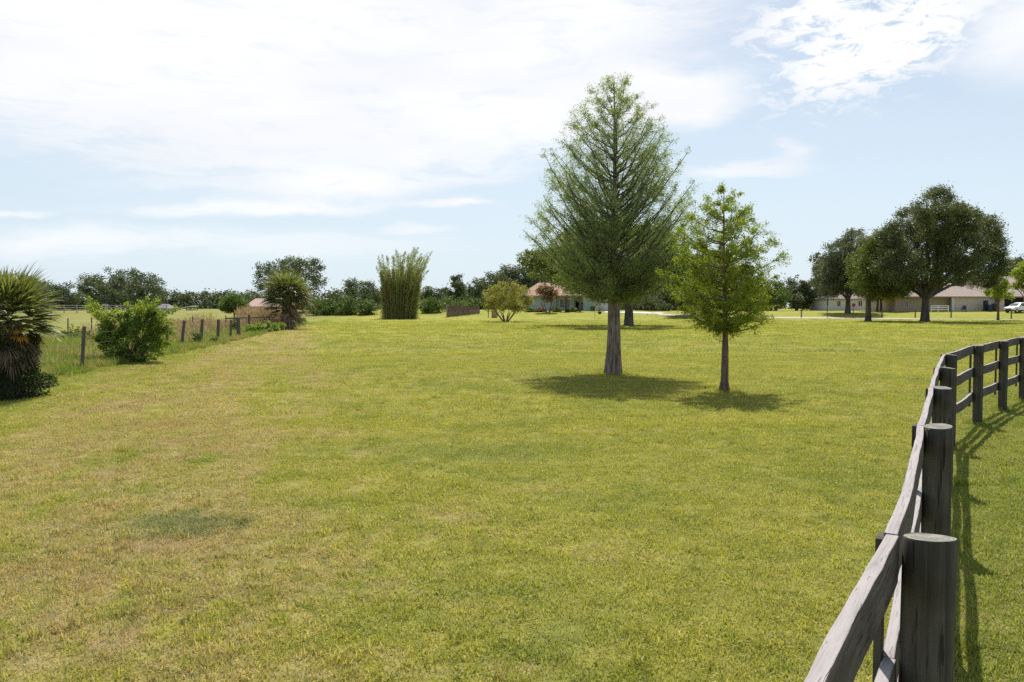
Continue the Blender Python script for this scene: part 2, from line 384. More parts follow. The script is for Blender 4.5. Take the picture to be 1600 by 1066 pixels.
def scatter(name, pts, scl, clumps, label, cat, kind='stuff', seed=1):
    """geometry-node instances of leaf clumps on given points"""
    me = bpy.data.meshes.new(name); me.vertices.add(len(pts)); me.vertices.foreach_set('co', np.asarray(pts, np.float32).ravel())
    a = me.attributes.new('sc', 'FLOAT', 'POINT'); a.data.foreach_set('value', np.asarray(scl, np.float32))
    o = bpy.data.objects.new(name, me); link(o); tag(o, label, cat, kind=kind)
    ng = bpy.data.node_groups.new(name, 'GeometryNodeTree')
    ng.interface.new_socket('Geometry', in_out='INPUT', socket_type='NodeSocketGeometry')
    ng.interface.new_socket('Geometry', in_out='OUTPUT', socket_type='NodeSocketGeometry')
    n = ng.nodes; l = ng.links
    gi = n.new('NodeGroupInput'); g_o = n.new('NodeGroupOutput'); ip = n.new('GeometryNodeInstanceOnPoints')
    ci = n.new('GeometryNodeCollectionInfo'); ci.inputs[0].default_value = clumps
    ci.inputs['Separate Children'].default_value = True; ci.inputs['Reset Children'].default_value = True
    na = n.new('GeometryNodeInputNamedAttribute'); na.data_type = 'FLOAT'; na.inputs[0].default_value = 'sc'
    rv = n.new('FunctionNodeRandomValue'); rv.data_type = 'FLOAT_VECTOR'
    rv.inputs[0].default_value = (-0.12, -0.12, 0); rv.inputs[1].default_value = (0.12, 0.12, 6.283); rv.inputs['Seed'].default_value = seed
    mtp = n.new('GeometryNodeMeshToPoints')
    l.new(gi.outputs[0], mtp.inputs[0]); l.new(mtp.outputs[0], ip.inputs['Points']); l.new(ci.outputs[0], ip.inputs['Instance'])
    ip.inputs['Pick Instance'].default_value = True
    l.new(rv.outputs[0], ip.inputs['Rotation']); l.new(na.outputs[0], ip.inputs['Scale']); l.new(ip.outputs[0], g_o.inputs[0])
    md = o.modifiers.new('scatter', 'NODES'); md.node_group = ng
    return o
def blade_clump(name, rng, n, rad, h0, h1, w, mat, lean=0.6):
    a = rng.uniform(0, 2 * np.pi, n); r = rad * np.sqrt(rng.uniform(0, 1, n)); base = np.stack([r * np.cos(a), r * np.sin(a), np.zeros(n)], 1)
    base[:, 2] = -0.01
    hh = rng.uniform(h0, h1, n); d = rng.uniform(0, 2 * np.pi, n); ln = np.abs(rng.normal(0, lean, n))
    dirn = np.stack([np.cos(d), np.sin(d), np.zeros(n)], 1); side = np.stack([-np.sin(d), np.cos(d), np.zeros(n)], 1)
    sa = rng.uniform(-0.7, 0.7, n)[:, None]; side = side * np.cos(sa) + dirn * np.sin(sa)
    ww = (w * rng.uniform(0.6, 1.3, n))[:, None]
    up = np.array([0, 0, 1.0])
    c1 = np.cos(ln)[:, None]; s1 = np.sin(ln)[:, None]; c2 = np.cos(ln * 2.1)[:, None]; s2 = np.sin(ln * 2.1)[:, None]
    m = base + (up * c1 + dirn * s1) * hh[:, None] * 0.55
    t = m + (up * c2 + dirn * s2) * hh[:, None] * 0.45
    V = np.stack([base - side * ww * .5, base + side * ww * .5, m - side * ww * .5, m + side * ww * .5, t - side * ww * .08, t + side * ww * .08], 1).reshape(-1, 3)
    i = np.arange(n) * 6
    Q = np.concatenate([np.stack([i, i + 1, i + 3, i + 2], 1), np.stack([i + 2, i + 3, i + 5, i + 4], 1)])
    me_o = np_mesh(name, V, Q, mat); COL.objects.unlink(me_o); return me_o
def clump_col(name, objs):
    c = bpy.data.collections.new(name)
    for o in objs: c.objects.link(o)
    return c
rng = np.random.default_rng(7)
C_lawn = clump_col('lawn_clumps', [blade_clump('grass_clump', rng, 85, 0.13, 0.014, 0.040, 0.0042, M_blade, 0.85) for _ in range(6)] +
                   [blade_clump('grass_clump', rng, 55, 0.12, 0.02, 0.052, 0.0058, M_blade, 0.7) for _ in range(2)])
C_far = clump_col('far_lawn_clumps', [blade_clump('grass_clump', rng, 70, 0.34, 0.02, 0.055, 0.013, M_blade, 0.7) for _ in range(4)])
C_tall = clump_col('tall_clumps', [blade_clump('grass_clump', rng, 60, 0.30, 0.15, 0.50, 0.014, M_tall, 0.35) for _ in range(4)])

def field(n, y0, y1, power=1.0, margin=0.72, left_only=None):
    """random ground points in the view wedge, area-uniform in y^power"""
    u = rng.uniform(0, 1, n); y = (y0 ** power + u * (y1 ** power - y0 ** power)) ** (1 / power)
    x = rng.uniform(-1, 1, n) * (y * margin + 0.8)
    return x, y
def fence_x(y): return -9.5 - 0.15 * y
x1, y1 = field(23000, 3.2, 14.0, 1.25)
x2, y2 = field(34000, 13.0, 34.0, 1.2)
X = np.concatenate([x1, x2]); Y = np.concatenate([y1, y2]); k = X > fence_x(Y) - 0.2; X, Y = X[k], Y[k]
S = rng.uniform(0.65, 1.5, len(X)) * np.where(Y > 14, 1.25, 1.0)
scatter('lawn_grass', np.stack([X, Y, hgt(X, Y)], 1), S, C_lawn, 'short patchy mown grass, green and dry tan blades mixed', 'grass')
x3, y3 = field(26000, 32, 118, 1.0, 0.68); k = (x3 > fence_x(y3)) & (rng.uniform(0, 1, len(x3)) < np.interp(y3, [32, 70, 118], [1, .85, .10])); x3, y3 = x3[k], y3[k]
scatter('distant_grass', np.stack([x3, y3, hgt(x3, y3)], 1), rng.uniform(0.9, 1.7, len(x3)) * np.interp(y3, [32, 85], [0.9, 1.5]), C_far,
        'mown yellow green grass of the field around and beyond the two cypresses', 'grass', seed=3)
u = rng.uniform(0, 1, 9000); ty = 13 + u * 75; off = np.abs(rng.normal(0, 1, 9000)) * 5.0 + 0.1; tx = fence_x(ty) - off
tx[:2200] = fence_x(ty[:2200]) + rng.normal(-0.1, 0.28, 2200)
k = (tx > -0.75 * ty - 2); tx, ty = tx[k], ty[k]
ts = rng.uniform(0.45, 1.15, len(tx)) * np.where(np.abs(tx - fence_x(ty)) < 0.8, 0.7, 1.0)
scatter('tall_weeds', np.stack([tx, ty, hgt(tx, ty)], 1), ts, C_tall, 'tall uncut green grass and weeds beyond the wire fence', 'weeds', seed=5)
C_tuft = clump_col('tuft_clumps', [blade_clump('grass_tuft', rng, 46, 0.07, 0.04, 0.10, 0.006, M_blade, 0.55) for _ in range(4)])
tx4, ty4 = field(2600, 3.6, 26.0, 1.2); k = tx4 > fence_x(ty4) + .3; k &= (np.sin(tx4 * 1.1 + 1) * np.sin(ty4 * .8) + np.sin(tx4 * .37 + ty4 * .5)) > .25; tx4, ty4 = tx4[k], ty4[k]
ex = []
for (q, rr, n) in [(at(958, 585), .42, 90), (at(1132, 612), .24, 60)] + [(p, .12, 26) for p in (Vector((1.25, 2.42, 0)), Vector((2.49, 4.62, 0)), Vector((3.71, 6.8, 0)), Vector((4.93, 9.0, 0)), Vector((6.3, 11.3, 0)), at(1527, 662), at(1566, 641), at(1598, 625), at(127, 580))]:
    a_ = rng.uniform(0, 6.283, n); r_ = rr * rng.uniform(.75, 1.5, n); ex.append(np.stack([q.x + r_ * np.cos(a_), q.y + r_ * np.sin(a_)], 1))
ex = np.concatenate(ex); tx4 = np.concatenate([tx4, ex[:, 0]]); ty4 = np.concatenate([ty4, ex[:, 1]])
scatter('grass_tufts', np.stack([tx4, ty4, hgt(tx4, ty4)], 1), rng.uniform(.6, 1.25, len(tx4)), C_tuft, 'taller scattered tufts standing out of the mown grass', 'grass', seed=9)
M_fieldgrass = plain('field_grass_patch', (0.26, 0.19, 0.13), 0.9)

# ------------------------------------------------------------------ foliage
def leaf_cards(rng, C, size, aspect=0.5, upb=0.3, droop=None):
    """diamond leaves at points C"""
    n = len(C)
    d = rng.normal(0, 1, (n, 3))
    if droop is not None: d = d * 0.55 + np.asarray(droop)
    d /= np.linalg.norm(d, axis=1, keepdims=True)
    nr = rng.normal(0, 1, (n, 3)); nr[:, 2] += upb * 2
    s = np.cross(d, nr); s /= np.linalg.norm(s, axis=1, keepdims=True) + 1e-9
    L = (size * rng.uniform(0.6, 1.35, n))[:, None]
    V = np.stack([C - d * L * .5, C + s * L * aspect * .5, C + d * L * .5, C - s * L * aspect * .5], 1).reshape(-1, 3)
    i = np.arange(n) * 4
    return V, np.stack([i, i + 1, i + 2, i + 3], 1)
def ball(rng, n, inner=0.0):
    v = rng.normal(0, 1, (n, 3)); v /= np.linalg.norm(v, axis=1, keepdims=True)
    return v * (rng.uniform(inner ** 3, 1, n) ** (1 / 3))[:, None]
def crown_points(rng, blobs, clump_r, per, fill=2.0, inner=0.5):
    """blobs: (centre xyz, radii xyz). returns leaf points and clump centres"""
    CC = []
    for (c, r) in blobs:
        area = r[0] * r[2]
        n = max(6, int(fill * 3.2 * area / clump_r ** 2))
        b = ball(rng, n, inner)
        wob = 1 + 0.12 * np.sin(b[:, 0] * 7 + c[0]) * np.sin(b[:, 2] * 6 + c[1]) + rng.normal(0, 0.05, n)
        CC.append(np.asarray(c) + b * np.asarray(r) * wob[:, None] * 0.96)
    CC = np.concatenate(CC)
    kr = clump_r * rng.uniform(0.55, 1.25, len(CC))
    cnt = np.maximum(4, (per * (kr / clump_r) ** 2).astype(int))
    idx = np.repeat(np.arange(len(CC)), cnt)
    q = rng.normal(0, 0.40, (len(idx), 3)); q[:, 2] *= 0.75
    return CC[idx] + q * kr[idx][:, None], CC
def limb(mb, a, b, r0, r1, bow=0.1, n=5, rng=rng, sides=6):
    a, b = Vector(a), Vector(b); L = (b - a).length
    j = Vector(rng.normal(0, 1, 3)) * L * bow * 0.5; j.z += L * bow
    pts = []; rs = []
    for i in range(n + 1):
        t = i / n; pts.append(a.lerp(b, t) + j * math.sin(math.pi * t) * (1 - 0.3 * t)); rs.append(r0 * (1 - t) + r1 * t)
    mb.tube(pts, rs, sides, cap=False)
    return pts

LEAF = {}
def get_leaf(kind):
    if kind in LEAF: return LEAF[kind]
    spec = {
        'oak':      dict(ca=(0.050, 0.070, 0.030), cb=(0.175, 0.190, 0.080), trans=0.28, clump=0.5, spec=0.25, rough=0.5),
        'oakyel':   dict(ca=(0.060, 0.090, 0.020), cb=(0.190, 0.220, 0.048), trans=0.35, clump=0.6, spec=0.3),
        'grey':     dict(ca=(0.075, 0.092, 0.052), cb=(0.160, 0.180, 0.108), trans=0.25, clump=0.6),
        'far':      dict(ca=(0.068, 0.092, 0.048), cb=(0.155, 0.185, 0.090), trans=0.22, clump=0.25),
        'fargreen': dict(ca=(0.065, 0.105, 0.024), cb=(0.165, 0.220, 0.052), trans=0.3, clump=0.3),
        'hedge':    dict(ca=(0.055, 0.090, 0.024), cb=(0.160, 0.205, 0.055), trans=0.3, clump=0.4),
        'lime':     dict(ca=(0.140, 0.200, 0.030), cb=(0.340, 0.390, 0.070), trans=0.45, clump=2.0),
        'bush':     dict(ca=(0.085, 0.145, 0.026), cb=(0.300, 0.380, 0.085), trans=0.5, clump=2.5, spec=0.4, rough=0.4),
        'olive':    dict(ca=(0.200, 0.190, 0.045), cb=(0.400, 0.370, 0.110), trans=0.35, clump=0.9),
        'bamboo':   dict(ca=(0.140, 0.170, 0.055), cb=(0.310, 0.335, 0.125), trans=0.5, clump=0.6),
        'brown':    dict(ca=(0.150, 0.085, 0.050), cb=(0.280, 0.190, 0.110), trans=0.3, clump=0.6),
        'cypress':  dict(ca=(0.155, 0.205, 0.080), cb=(0.320, 0.370, 0.150), trans=0.55, clump=0.9, tint=(1.15, 1.25, 0.6)),
        'cypyoung': dict(ca=(0.130, 0.190, 0.020), cb=(0.340, 0.385, 0.052), trans=0.5, clump=1.6, tint=(1.25, 1.3, 0.4)),
        'moss':     dict(ca=(0.16, 0.16, 0.13), cb=(0.30, 0.29, 0.24), trans=0.3, clump=1.0),
        'palm':     dict(ca=(0.085, 0.110, 0.035), cb=(0.270, 0.280, 0.115), trans=0.42, clump=2.0, spec=0.45, rough=0.35),
        'palmdead': dict(ca=(0.15, 0.105, 0.065), cb=(0.46, 0.38, 0.28), trans=0.25, clump=3.0),
        'palmyel':  dict(ca=(0.45, 0.24, 0.03), cb=(0.62, 0.38, 0.06), trans=0.3, clump=3.0),
        'vine':     dict(ca=(0.020, 0.032, 0.010), cb=(0.060, 0.080, 0.024), trans=0.2, clump=2.0),
        'thatch': dict(ca=(0.085, 0.062, 0.040), cb=(0.26, 0.20, 0.14), trans=0.25, clump=3.0),
        'pinkgrass':dict(ca=(0.28, 0.17, 0.13), cb=(0.44, 0.32, 0.25), trans=0.35, clump=0.8),
    }[kind]
    LEAF[kind] = leaf_mat('leaf_' + kind, **spec); return LEAF[kind]

seedc = [100]
def tree(name, label, base_px, Y, blobs, leaf='oak', trunk_w=10, bark=None, leaf_px=2.9, clump_px=9, per=34, fill=1.5, group=None,
         cat='tree', fork=None, stems=1, aspect=0.55, depthk=0.9, moss=None, twigs=0.35, inner=0.5, trunk_name='trunk'):
    """crown given as pixel ellipses (px, py, rx, ry[, dy metres]) that stand at distance Y"""
    seedc[0] += 1; rg = np.random.default_rng(seedc[0]); m = Y / F
    b = ground(base_px, Y); root = empty(name, b, label, cat, group)
    BB = []; xm = 0.5 * (min(q[0] - q[2] for q in blobs) + max(q[0] + q[2] for q in blobs)); hw = max(q[0] + q[2] for q in blobs) - xm
    big = [q for q in blobs if q[2] > hw * .44 and cat == 'tree' and Y < 145]
    blobs = [q for q in blobs for _ in range(2 if q in big else 1)]
    for ib, bl in enumerate(blobs):
        room = hw * math.sqrt(max(0.02, 1 - ((bl[0] - xm) / hw) ** 2)) - bl[2] * .7
        dy = bl[4] if len(bl) > 4 else (-1) ** ib * rg.uniform(.55, 1.0) * max(0, room) * m
        c = pt(bl[0], bl[1], Y + dy); k = (Y + dy) / F
        BB.append(((c.x, c.y, c.z), (bl[2] * k, bl[2] * k * depthk, bl[3] * k)))
    pts, CC = crown_points(rg, BB, clump_px * m, per * 2.1, fill * 1.7, inner * .85)
    keep = pts[:, 2] > b.z + 0.02; pts = pts[keep]
    V, Q = leaf_cards(rg, pts, leaf_px * m, aspect, 0.35)
    np_mesh('crown' if cat == 'tree' else 'foliage', V, Q, get_leaf(leaf), root)
    # trunk and limbs
    mb = MB(); tw = trunk_w * m
    zc = min(c[2] for c, r in BB); top = max(c[2] + r[2] for c, r in BB)
    fz = (pt(base_px, fork, Y).z if fork else b.z + (zc - b.z) * 0.6)
    fx = b.x
    for sidx in range(stems):
        an = 2 * math.pi * sidx / max(1, stems) + 0.5; sp = 0.0 if stems == 1 else tw * 1.2
        s0 = Vector((b.x + math.cos(an) * sp * 0.5, b.y + math.sin(an) * sp * 0.5, b.z - 0.1))
        s1 = Vector((fx + math.cos(an) * sp * (3 if stems > 2 else .9), b.y + math.sin(an) * sp * 2.5, fz))
        k = 1.0 if stems == 1 else 0.5
        mb.tube([s0, s0.lerp(s1, .12), s0.lerp(s1, .5), s1], [tw * .68 * k, tw * .52 * k, tw * .43 * k, tw * .36 * k], 10, cap=False, flute=0.1, nf=5)
        mine = [x for i, x in enumerate(BB) if i % stems == sidx] or BB[:1]
        for (c, r) in mine:
            pp = limb(mb, s1 - Vector((0, 0, tw * .2)), c, tw * .20 * k, tw * .05 * k, 0.08, 5, rg)
            near = CC[(np.abs(CC - np.asarray(c)) < np.asarray(r)).all(1)]
            if len(near):
                for q in near[rg.integers(0, len(near), int(10 * twigs / 0.35) if Y < 160 else 3)]:
                    st = pp[rg.integers(2, 6)]
                    limb(mb, st, q, tw * .055 * k, tw * .010, 0.08, 3, rg, 4)
    mb.build(trunk_name if cat == 'tree' else 'stem', bark or M_bark_d, root, world=True)
    if moss:
        ml = []
        for (px, py, ln) in moss:
            p = pt(px, py, Y); n = 60
            q = np.array(p)[None] + np.stack([rg.normal(0, 2.2 * m, n), rg.normal(0, 1.5 * m, n), -rg.uniform(0, ln * m, n)], 1)
            V, Q = leaf_cards(rg, q, 7 * m, 0.14, 0.0, droop=(0, 0, -1.6)); np_mesh('spanish_moss', V, Q, get_leaf('moss'), root)
    return root

def cypress(name, label, base_px, base_py, env, trunk, leaf, nprim, twig_len, tuft, lsize, aspect, rise=0.75, seed=3, gap=0.0, lean=0.0, twigs_k=1.0):
    """env: [(py, left px, right px)] outline of the crown; trunk: [(py, width px)]"""
    rg = np.random.default_rng(seed); b = at(base_px, base_py); Y = b.y; m = Y / F
    root = empty(name, b, label, 'tree')
    zs = np.array([pt(base_px, e[0], Y).z for e in env])[::-1]
    lf = np.array([(base_px - e[1]) * m for e in env])[::-1]; rt = np.array([(e[2] - base_px) * m for e in env])[::-1]
    ztop = zs[-1]; zbot = zs[0]
    mb = MB(); tp = []; tr = []
    for (py, w) in trunk:
        z = pt(base_px, py, Y).z
        tp.append(Vector((b.x + lean * (z - b.z) + 0.02 * math.sin(z * 1.3), b.y + 0.02 * math.cos(z * 1.1), z))); tr.append(w * m / 2)
    tp[0].z -= 0.06
    def tx(z):
        for i in range(len(tp) - 1):
            if tp[i].z <= z <= tp[i + 1].z: return tp[i].lerp(tp[i + 1], (z - tp[i].z) / (tp[i + 1].z - tp[i].z))
        return tp[-1].copy()
    # densify so the flutes read
    dp, dr = [], []
    for i in range(len(tp) - 1):
        for k in range(3): dp.append(tp[i].lerp(tp[i + 1], k / 3)); dr.append(tr[i] + (tr[i + 1] - tr[i]) * k / 3)
    dp.append(tp[-1]); dr.append(tr[-1])
    dr = [r * .82 for r in dr]
    mb.tube(dp, dr, 36, cap=False, flute=0.10, nf=9)
    mb.build('trunk', M_bark if seed == 3 else M_bark_r, root, world=True)
    zg = np.linspace(zbot, ztop, 60); wgt = (np.interp(zg, zs, rt) + np.interp(zg, zs, lf)) ** 1.1 + .9; cdf = np.concatenate([[0], np.cumsum(wgt)[1:]]); cdf /= cdf[-1]
    br = MB(); L = []
    for i in range(nprim):
        t = (i + rg.uniform(0, 1)) / nprim; zt = np.interp(t, cdf, zg)
        an = i * 2.399963 + rg.uniform(-0.35, 0.35)
        cs = math.cos(an); rr = (np.interp(zt, zs, rt) if cs > 0 else np.interp(zt, zs, lf))
        rr_o = 0.5 * (np.interp(zt, zs, rt) + np.interp(zt, zs, lf))
        rad = abs(cs) * rr + (1 - abs(cs)) * rr_o; rad *= rg.uniform(0.74, 1.06) * (1 + .13 * math.sin(3 * an + 13 * t))
        z0 = max(zbot + 0.03 * (ztop - zbot) - 0.1, zt - rad * rise * rg.uniform(0.8, 1.15)); z0 = min(z0, zt - 0.03)
        a = tx(z0); e = Vector((a.x + cs * rad, a.y + math.sin(an) * rad, zt))
        r0 = max(0.006, 0.018 * rad + 0.004); n = 7; pp = []
        bow = Vector((rg.normal(0, .05) * rad, rg.normal(0, .05) * rad, -0.10 * rad))
        for k in range(n + 1):
            s = k / n; pp.append(a.lerp(e, s) + bow * math.sin(math.pi * s) + Vector(rg.normal(0, 0.012, 3)) * rad)
        br.tube(pp, [r0 * (1 - .85 * k / n) for k in range(n + 1)], 5, cap=False)
        nt = int((5 + 7 * rad / 2.0) * twigs_k)
        for j in range(nt):
            s = rg.uniform(0.0, 1.0) ** .7 * .85 + .15 if rad > 0.5 else rg.uniform(0.1, 1.0)
            if rg.uniform() < gap: continue
            q = pp[min(n, int(s * n))].lerp(pp[min(n, int(s * n) + 1)], s * n - int(s * n))
            d = (e - a).normalized() * 0.9 + Vector(rg.normal(0, 0.75, 3)); d.z += 0.25; d.normalize()
            ln = twig_len * rg.uniform(0.4, 1.25) * (1.15 - 0.5 * s) * (0.6 + 0.4 * min(1, rad / 1.5))
            te = q + d * ln; te.z -= ln * 0.08
            br.tube([q, q.lerp(te, .55) + Vector((0, 0, .02)), te], [r0 * .32 * (1.1 - s) + .0022, .0028, .0012], 4, cap=False)
            k = int(tuft * rg.uniform(0.5, 1.4)); w = rg.uniform(0.12, 1.05, k)[:, None]
            c = np.array(q)[None] * (1 - w) + np.array(te)[None] * w
            sp = 0.15 * ln + 0.015
            c = c + rg.normal(0, 1, (k, 3)) * sp * np.array([1, 1, .7]); L.append(c)
    br.build('branches', M_bark_d if seed == 3 else M_bark_r, root, world=True)
    C = np.concatenate(L)
    V, Q = leaf_cards(rg, C, lsize, aspect, 0.4, droop=None)
    np_mesh('crown', V, Q, get_leaf(leaf), root)
    return root

ncap = 0
BIG_ENV = [(120, 946, 974), (135, 930, 990), (165, 908, 1018), (190, 890, 1038), (225, 868, 1048), (265, 850, 1064), (300, 840, 1080), (335, 834, 1088), (370, 834, 1080), (405, 846, 1062), (435, 870, 1040), (458, 900, 1010), (470, 930, 985)]
cypress('bald_cypress', 'tall conical bald cypress with airy feathery foliage and a thick fluted grey trunk', 958, 585, BIG_ENV,
        [(585, 37), (578, 33), (565, 30), (545, 26), (515, 23.5), (480, 22), (450, 19), (400, 13), (330, 9), (260, 7), (200, 4.5), (150, 2.5), (122, 1)],
        'cypress', 235, 0.60, 58, 0.052, 0.34, seed=3, rise=0.95, twigs_k=1.25)
YOUNG_ENV = [(296, 1126, 1140), (312, 1100, 1166), (335, 1082, 1180), (360, 1062, 1196), (395, 1050, 1208), (430, 1048, 1210), (465, 1050, 1208), (490, 1062, 1200), (508, 1095, 1178), (516, 1115, 1155)]
cypress('young_cypress', 'small bright green young cypress with slender reddish trunk, nearest tree on the lawn', 1132, 612, YOUNG_ENV,
        [(612, 23), (605, 18), (595, 14), (575, 13.5), (550, 12.5), (520, 10), (490, 8), (440, 6), (380, 4), (330, 2.4), (300, 1)],
        'cypyoung', 96, 0.42, 66, 0.048, 0.42, rise=0.50, seed=11, gap=0.26, lean=-0.012, twigs_k=1.5)

# oaks and other yard trees
tree('mossy_oak', 'spreading oak hung with grey moss, standing behind the tall cypress', 983, 78,
     [(880, 415, 50, 34), (838, 405, 24, 20), (915, 378, 45, 34), (965, 368, 50, 32), (1015, 382, 42, 34), (1040, 405, 34, 36), (930, 425, 60, 28), (1000, 425, 55, 26), (905, 445, 30, 14), (925, 422, 44, 22, -8.5), (1005, 424, 40, 22, -8.0)],
     'oakyel', 15, fork=462, clump_px=10, per=40, fill=1.5, leaf_px=3.6, moss=[(962, 440, 38), (975, 448, 30), (993, 445, 34), (1002, 440, 38), (945, 448, 26), (1030, 440, 30), (900, 452, 18)])
tree('shade_oak', 'dark low oak seen behind the young cypress, left of the two there', 1084, 128, [(1070, 440, 32, 28), (1100, 425, 40, 34), (1085, 455, 40, 16)], 'oak', 8, per=44, fork=476)
tree('shade_oak', 'dark low oak seen behind the young cypress, right of the two there', 1104, 108, [(1120, 440, 44, 34), (1155, 448, 34, 28), (1090, 458, 30, 20), (1105, 445, 36, 22, -10), (1150, 450, 28, 18, -8)], 'oak', 8, per=44, fork=474)
tree('live_oak', 'biggest round dark live oak in front of the tan house', 1446, 100,
     [(1468, 316, 25, 23), (1448, 328, 20, 20), (1428, 344, 24, 24), (1398, 372, 24, 28), (1385, 395, 20, 26), (1512, 338, 20, 22), (1505, 352, 28, 28), (1545, 362, 20, 22), (1552, 385, 16, 24), (1490, 335, 22, 20), (1450, 385, 42, 42), (1500, 390, 42, 42), (1545, 410, 25, 30), (1405, 415, 36, 34), (1430, 434, 40, 20), (1490, 426, 44, 20), (1538, 434, 24, 17), (1465, 352, 34, 30), (1385, 440, 22, 16)],
     'oak', 13.5, fork=466, per=90, fill=1.75, leaf_px=2.7, clump_px=13, inner=.7)
tree('live_oak', 'yellowish green oak with a dark leaning trunk, left of the biggest oak', 1357, 103,
     [(1362, 400, 28, 30), (1345, 420, 22, 24), (1385, 385, 26, 30), (1375, 430, 38, 30), (1352, 445, 26, 18), (1400, 445, 30, 20)], 'oakyel', 9.5, fork=468, per=60, fill=1.1, clump_px=11, leaf_px=2.7, inner=.7)
tree('grey_oak', 'grey green feathery tree beside the white house', 1325, 134,
     [(1338, 385, 24, 26), (1315, 400, 26, 26), (1300, 425, 24, 26), (1325, 430, 34, 32), (1300, 448, 22, 16), (1345, 440, 26, 22)], 'grey', 9, fork=468, per=44, leaf_px=2.5, fill=1.2)
tree('dark_oak', 'small dark tufted crown showing left of the grey green tree', 1288, 165, [(1280, 408, 15, 13), (1285, 428, 15, 16), (1298, 440, 18, 20)], 'oak', 6, per=40)
tree('dark_oak', 'dark twin stemmed tree between the white house and the tan house', 1374, 142, [(1385, 445, 26, 22), (1365, 455, 22, 14), (1398, 452, 18, 16)], 'oak', 8, stems=2, per=40)
tree('sapling', 'thin yellow green sapling with sparse leaves by the gravel drive', 1560, 112,
     [(1562, 452, 15, 15), (1548, 458, 10, 6), (1556, 436, 10, 12), (1578, 462, 8, 5), (1572, 440, 7, 6)], 'lime', 4, fork=474, per=26, fill=1.0, clump_px=6, bark=M_bark_r, twigs=0.7)
tree('sapling', 'sparse yellow sapling in front of the white car at the right edge', 1604, 108, [(1592, 430, 12, 10), (1604, 420, 12, 14), (1585, 447, 7, 5), (1608, 445, 14, 10)], 'lime', 4, fork=470, per=24, fill=0.9, clump_px=6, bark=M_bark_r, twigs=0.7)
tree('far_tree', 'dark tree rising behind the tan house roof at the right edge', 1588, 185, [(1580, 415, 16, 14), (1600, 420, 18, 18), (1575, 435, 20, 14)], 'far', 6)

# trees of the skyline, left to right
tree('far_tree', 'grey green tree crown behind the shaggy palm at the left edge', 25, 150, [(15, 458, 34, 28), (45, 455, 28, 26), (5, 470, 30, 22)], 'grey', 9)
tree('far_tree', 'broad dull green tree right of the shaggy palm', 92, 158, [(72, 462, 26, 24), (100, 464, 24, 22), (120, 472, 14, 18), (88, 478, 32, 14)], 'far', 9)
tree('far_oak', 'wide domed dark oak on the left skyline above the leafy bush', 203, 185,
     [(142, 450, 24, 18), (168, 442, 26, 20), (200, 440, 32, 22), (232, 447, 26, 20), (150, 468, 26, 16), (190, 462, 40, 18), (238, 462, 20, 15), (132, 440, 10, 9)], 'far', 9, fork=478, per=36, fill=1.2)
tree('small_tree', 'small round bright green tree near the wire fence end', 366, 105, [(366, 474, 19, 14), (356, 480, 12, 8), (378, 480, 12, 8)], 'fargreen', 3.5, per=40, clump_px=7)
tree('far_oak', 'tall open crowned oak behind the cabbage palm', 460, 140,
     [(414, 428, 14, 15), (430, 432, 22, 22), (455, 420, 22, 18), (470, 418, 16, 16), (494, 418, 14, 14), (440, 450, 28, 18), (478, 440, 26, 24), (500, 440, 12, 14), (405, 445, 12, 10)], 'far', 8, fork=468, per=32, fill=1.05)
tree('far_tree', 'round dark tree directly left of the bamboo clump', 574, 190, [(572, 450, 14, 16), (580, 465, 20, 18)], 'far', 5)
tree('far_tree', 'small pointed dark tree second left of the bamboo clump', 548, 195, [(550, 448, 12, 14), (546, 464, 16, 16)], 'far', 5)
tree('far_tree', 'thin pine like treetop on the skyline just right of the bamboo', 715, 185, [(714, 438, 7, 9), (716, 450, 11, 10), (712, 466, 18, 14)], 'far', 4, clump_px=6)
tree('far_tree', 'mid green tree on the skyline between the bamboo and the olive shrub', 745, 180, [(742, 452, 14, 16), (752, 446, 12, 12), (740, 470, 22, 16)], 'far', 5)
tree('far_tree', 'dark tree peeking over the left of the olive shrub', 772, 175, [(768, 440, 14, 14), (776, 455, 20, 18)], 'far', 5)
tree('far_tree', 'tallest round dark tree above the olive shrub', 797, 170, [(796, 428, 20, 16), (782, 440, 18, 16), (810, 440, 20, 18), (795, 455, 28, 18)], 'far', 7, per=40)
tree('far_tree', 'dark tree behind the left end of the terracotta roof', 840, 168, [(828, 430, 16, 16), (846, 440, 20, 18), (830, 452, 18, 14)], 'far', 7, per=40)
tree('far_tree', 'yellow green treetop on the skyline right of the young cypress', 1213, 160, [(1210, 450, 14, 12), (1222, 462, 14, 12), (1205, 470, 14, 12)], 'fargreen', 4)
tree('far_tree', 'dark bushy tree midway between the young cypress and the grey green tree', 1245, 165, [(1246, 446, 16, 16), (1236, 462, 18, 18), (1256, 464, 16, 18)], 'far', 5, per=40)
tree('far_tree', 'dark bushy tree left of the white house', 1276, 168, [(1272, 450, 16, 18), (1282, 466, 15, 16), (1265, 472, 15, 14)], 'far', 5, per=40)

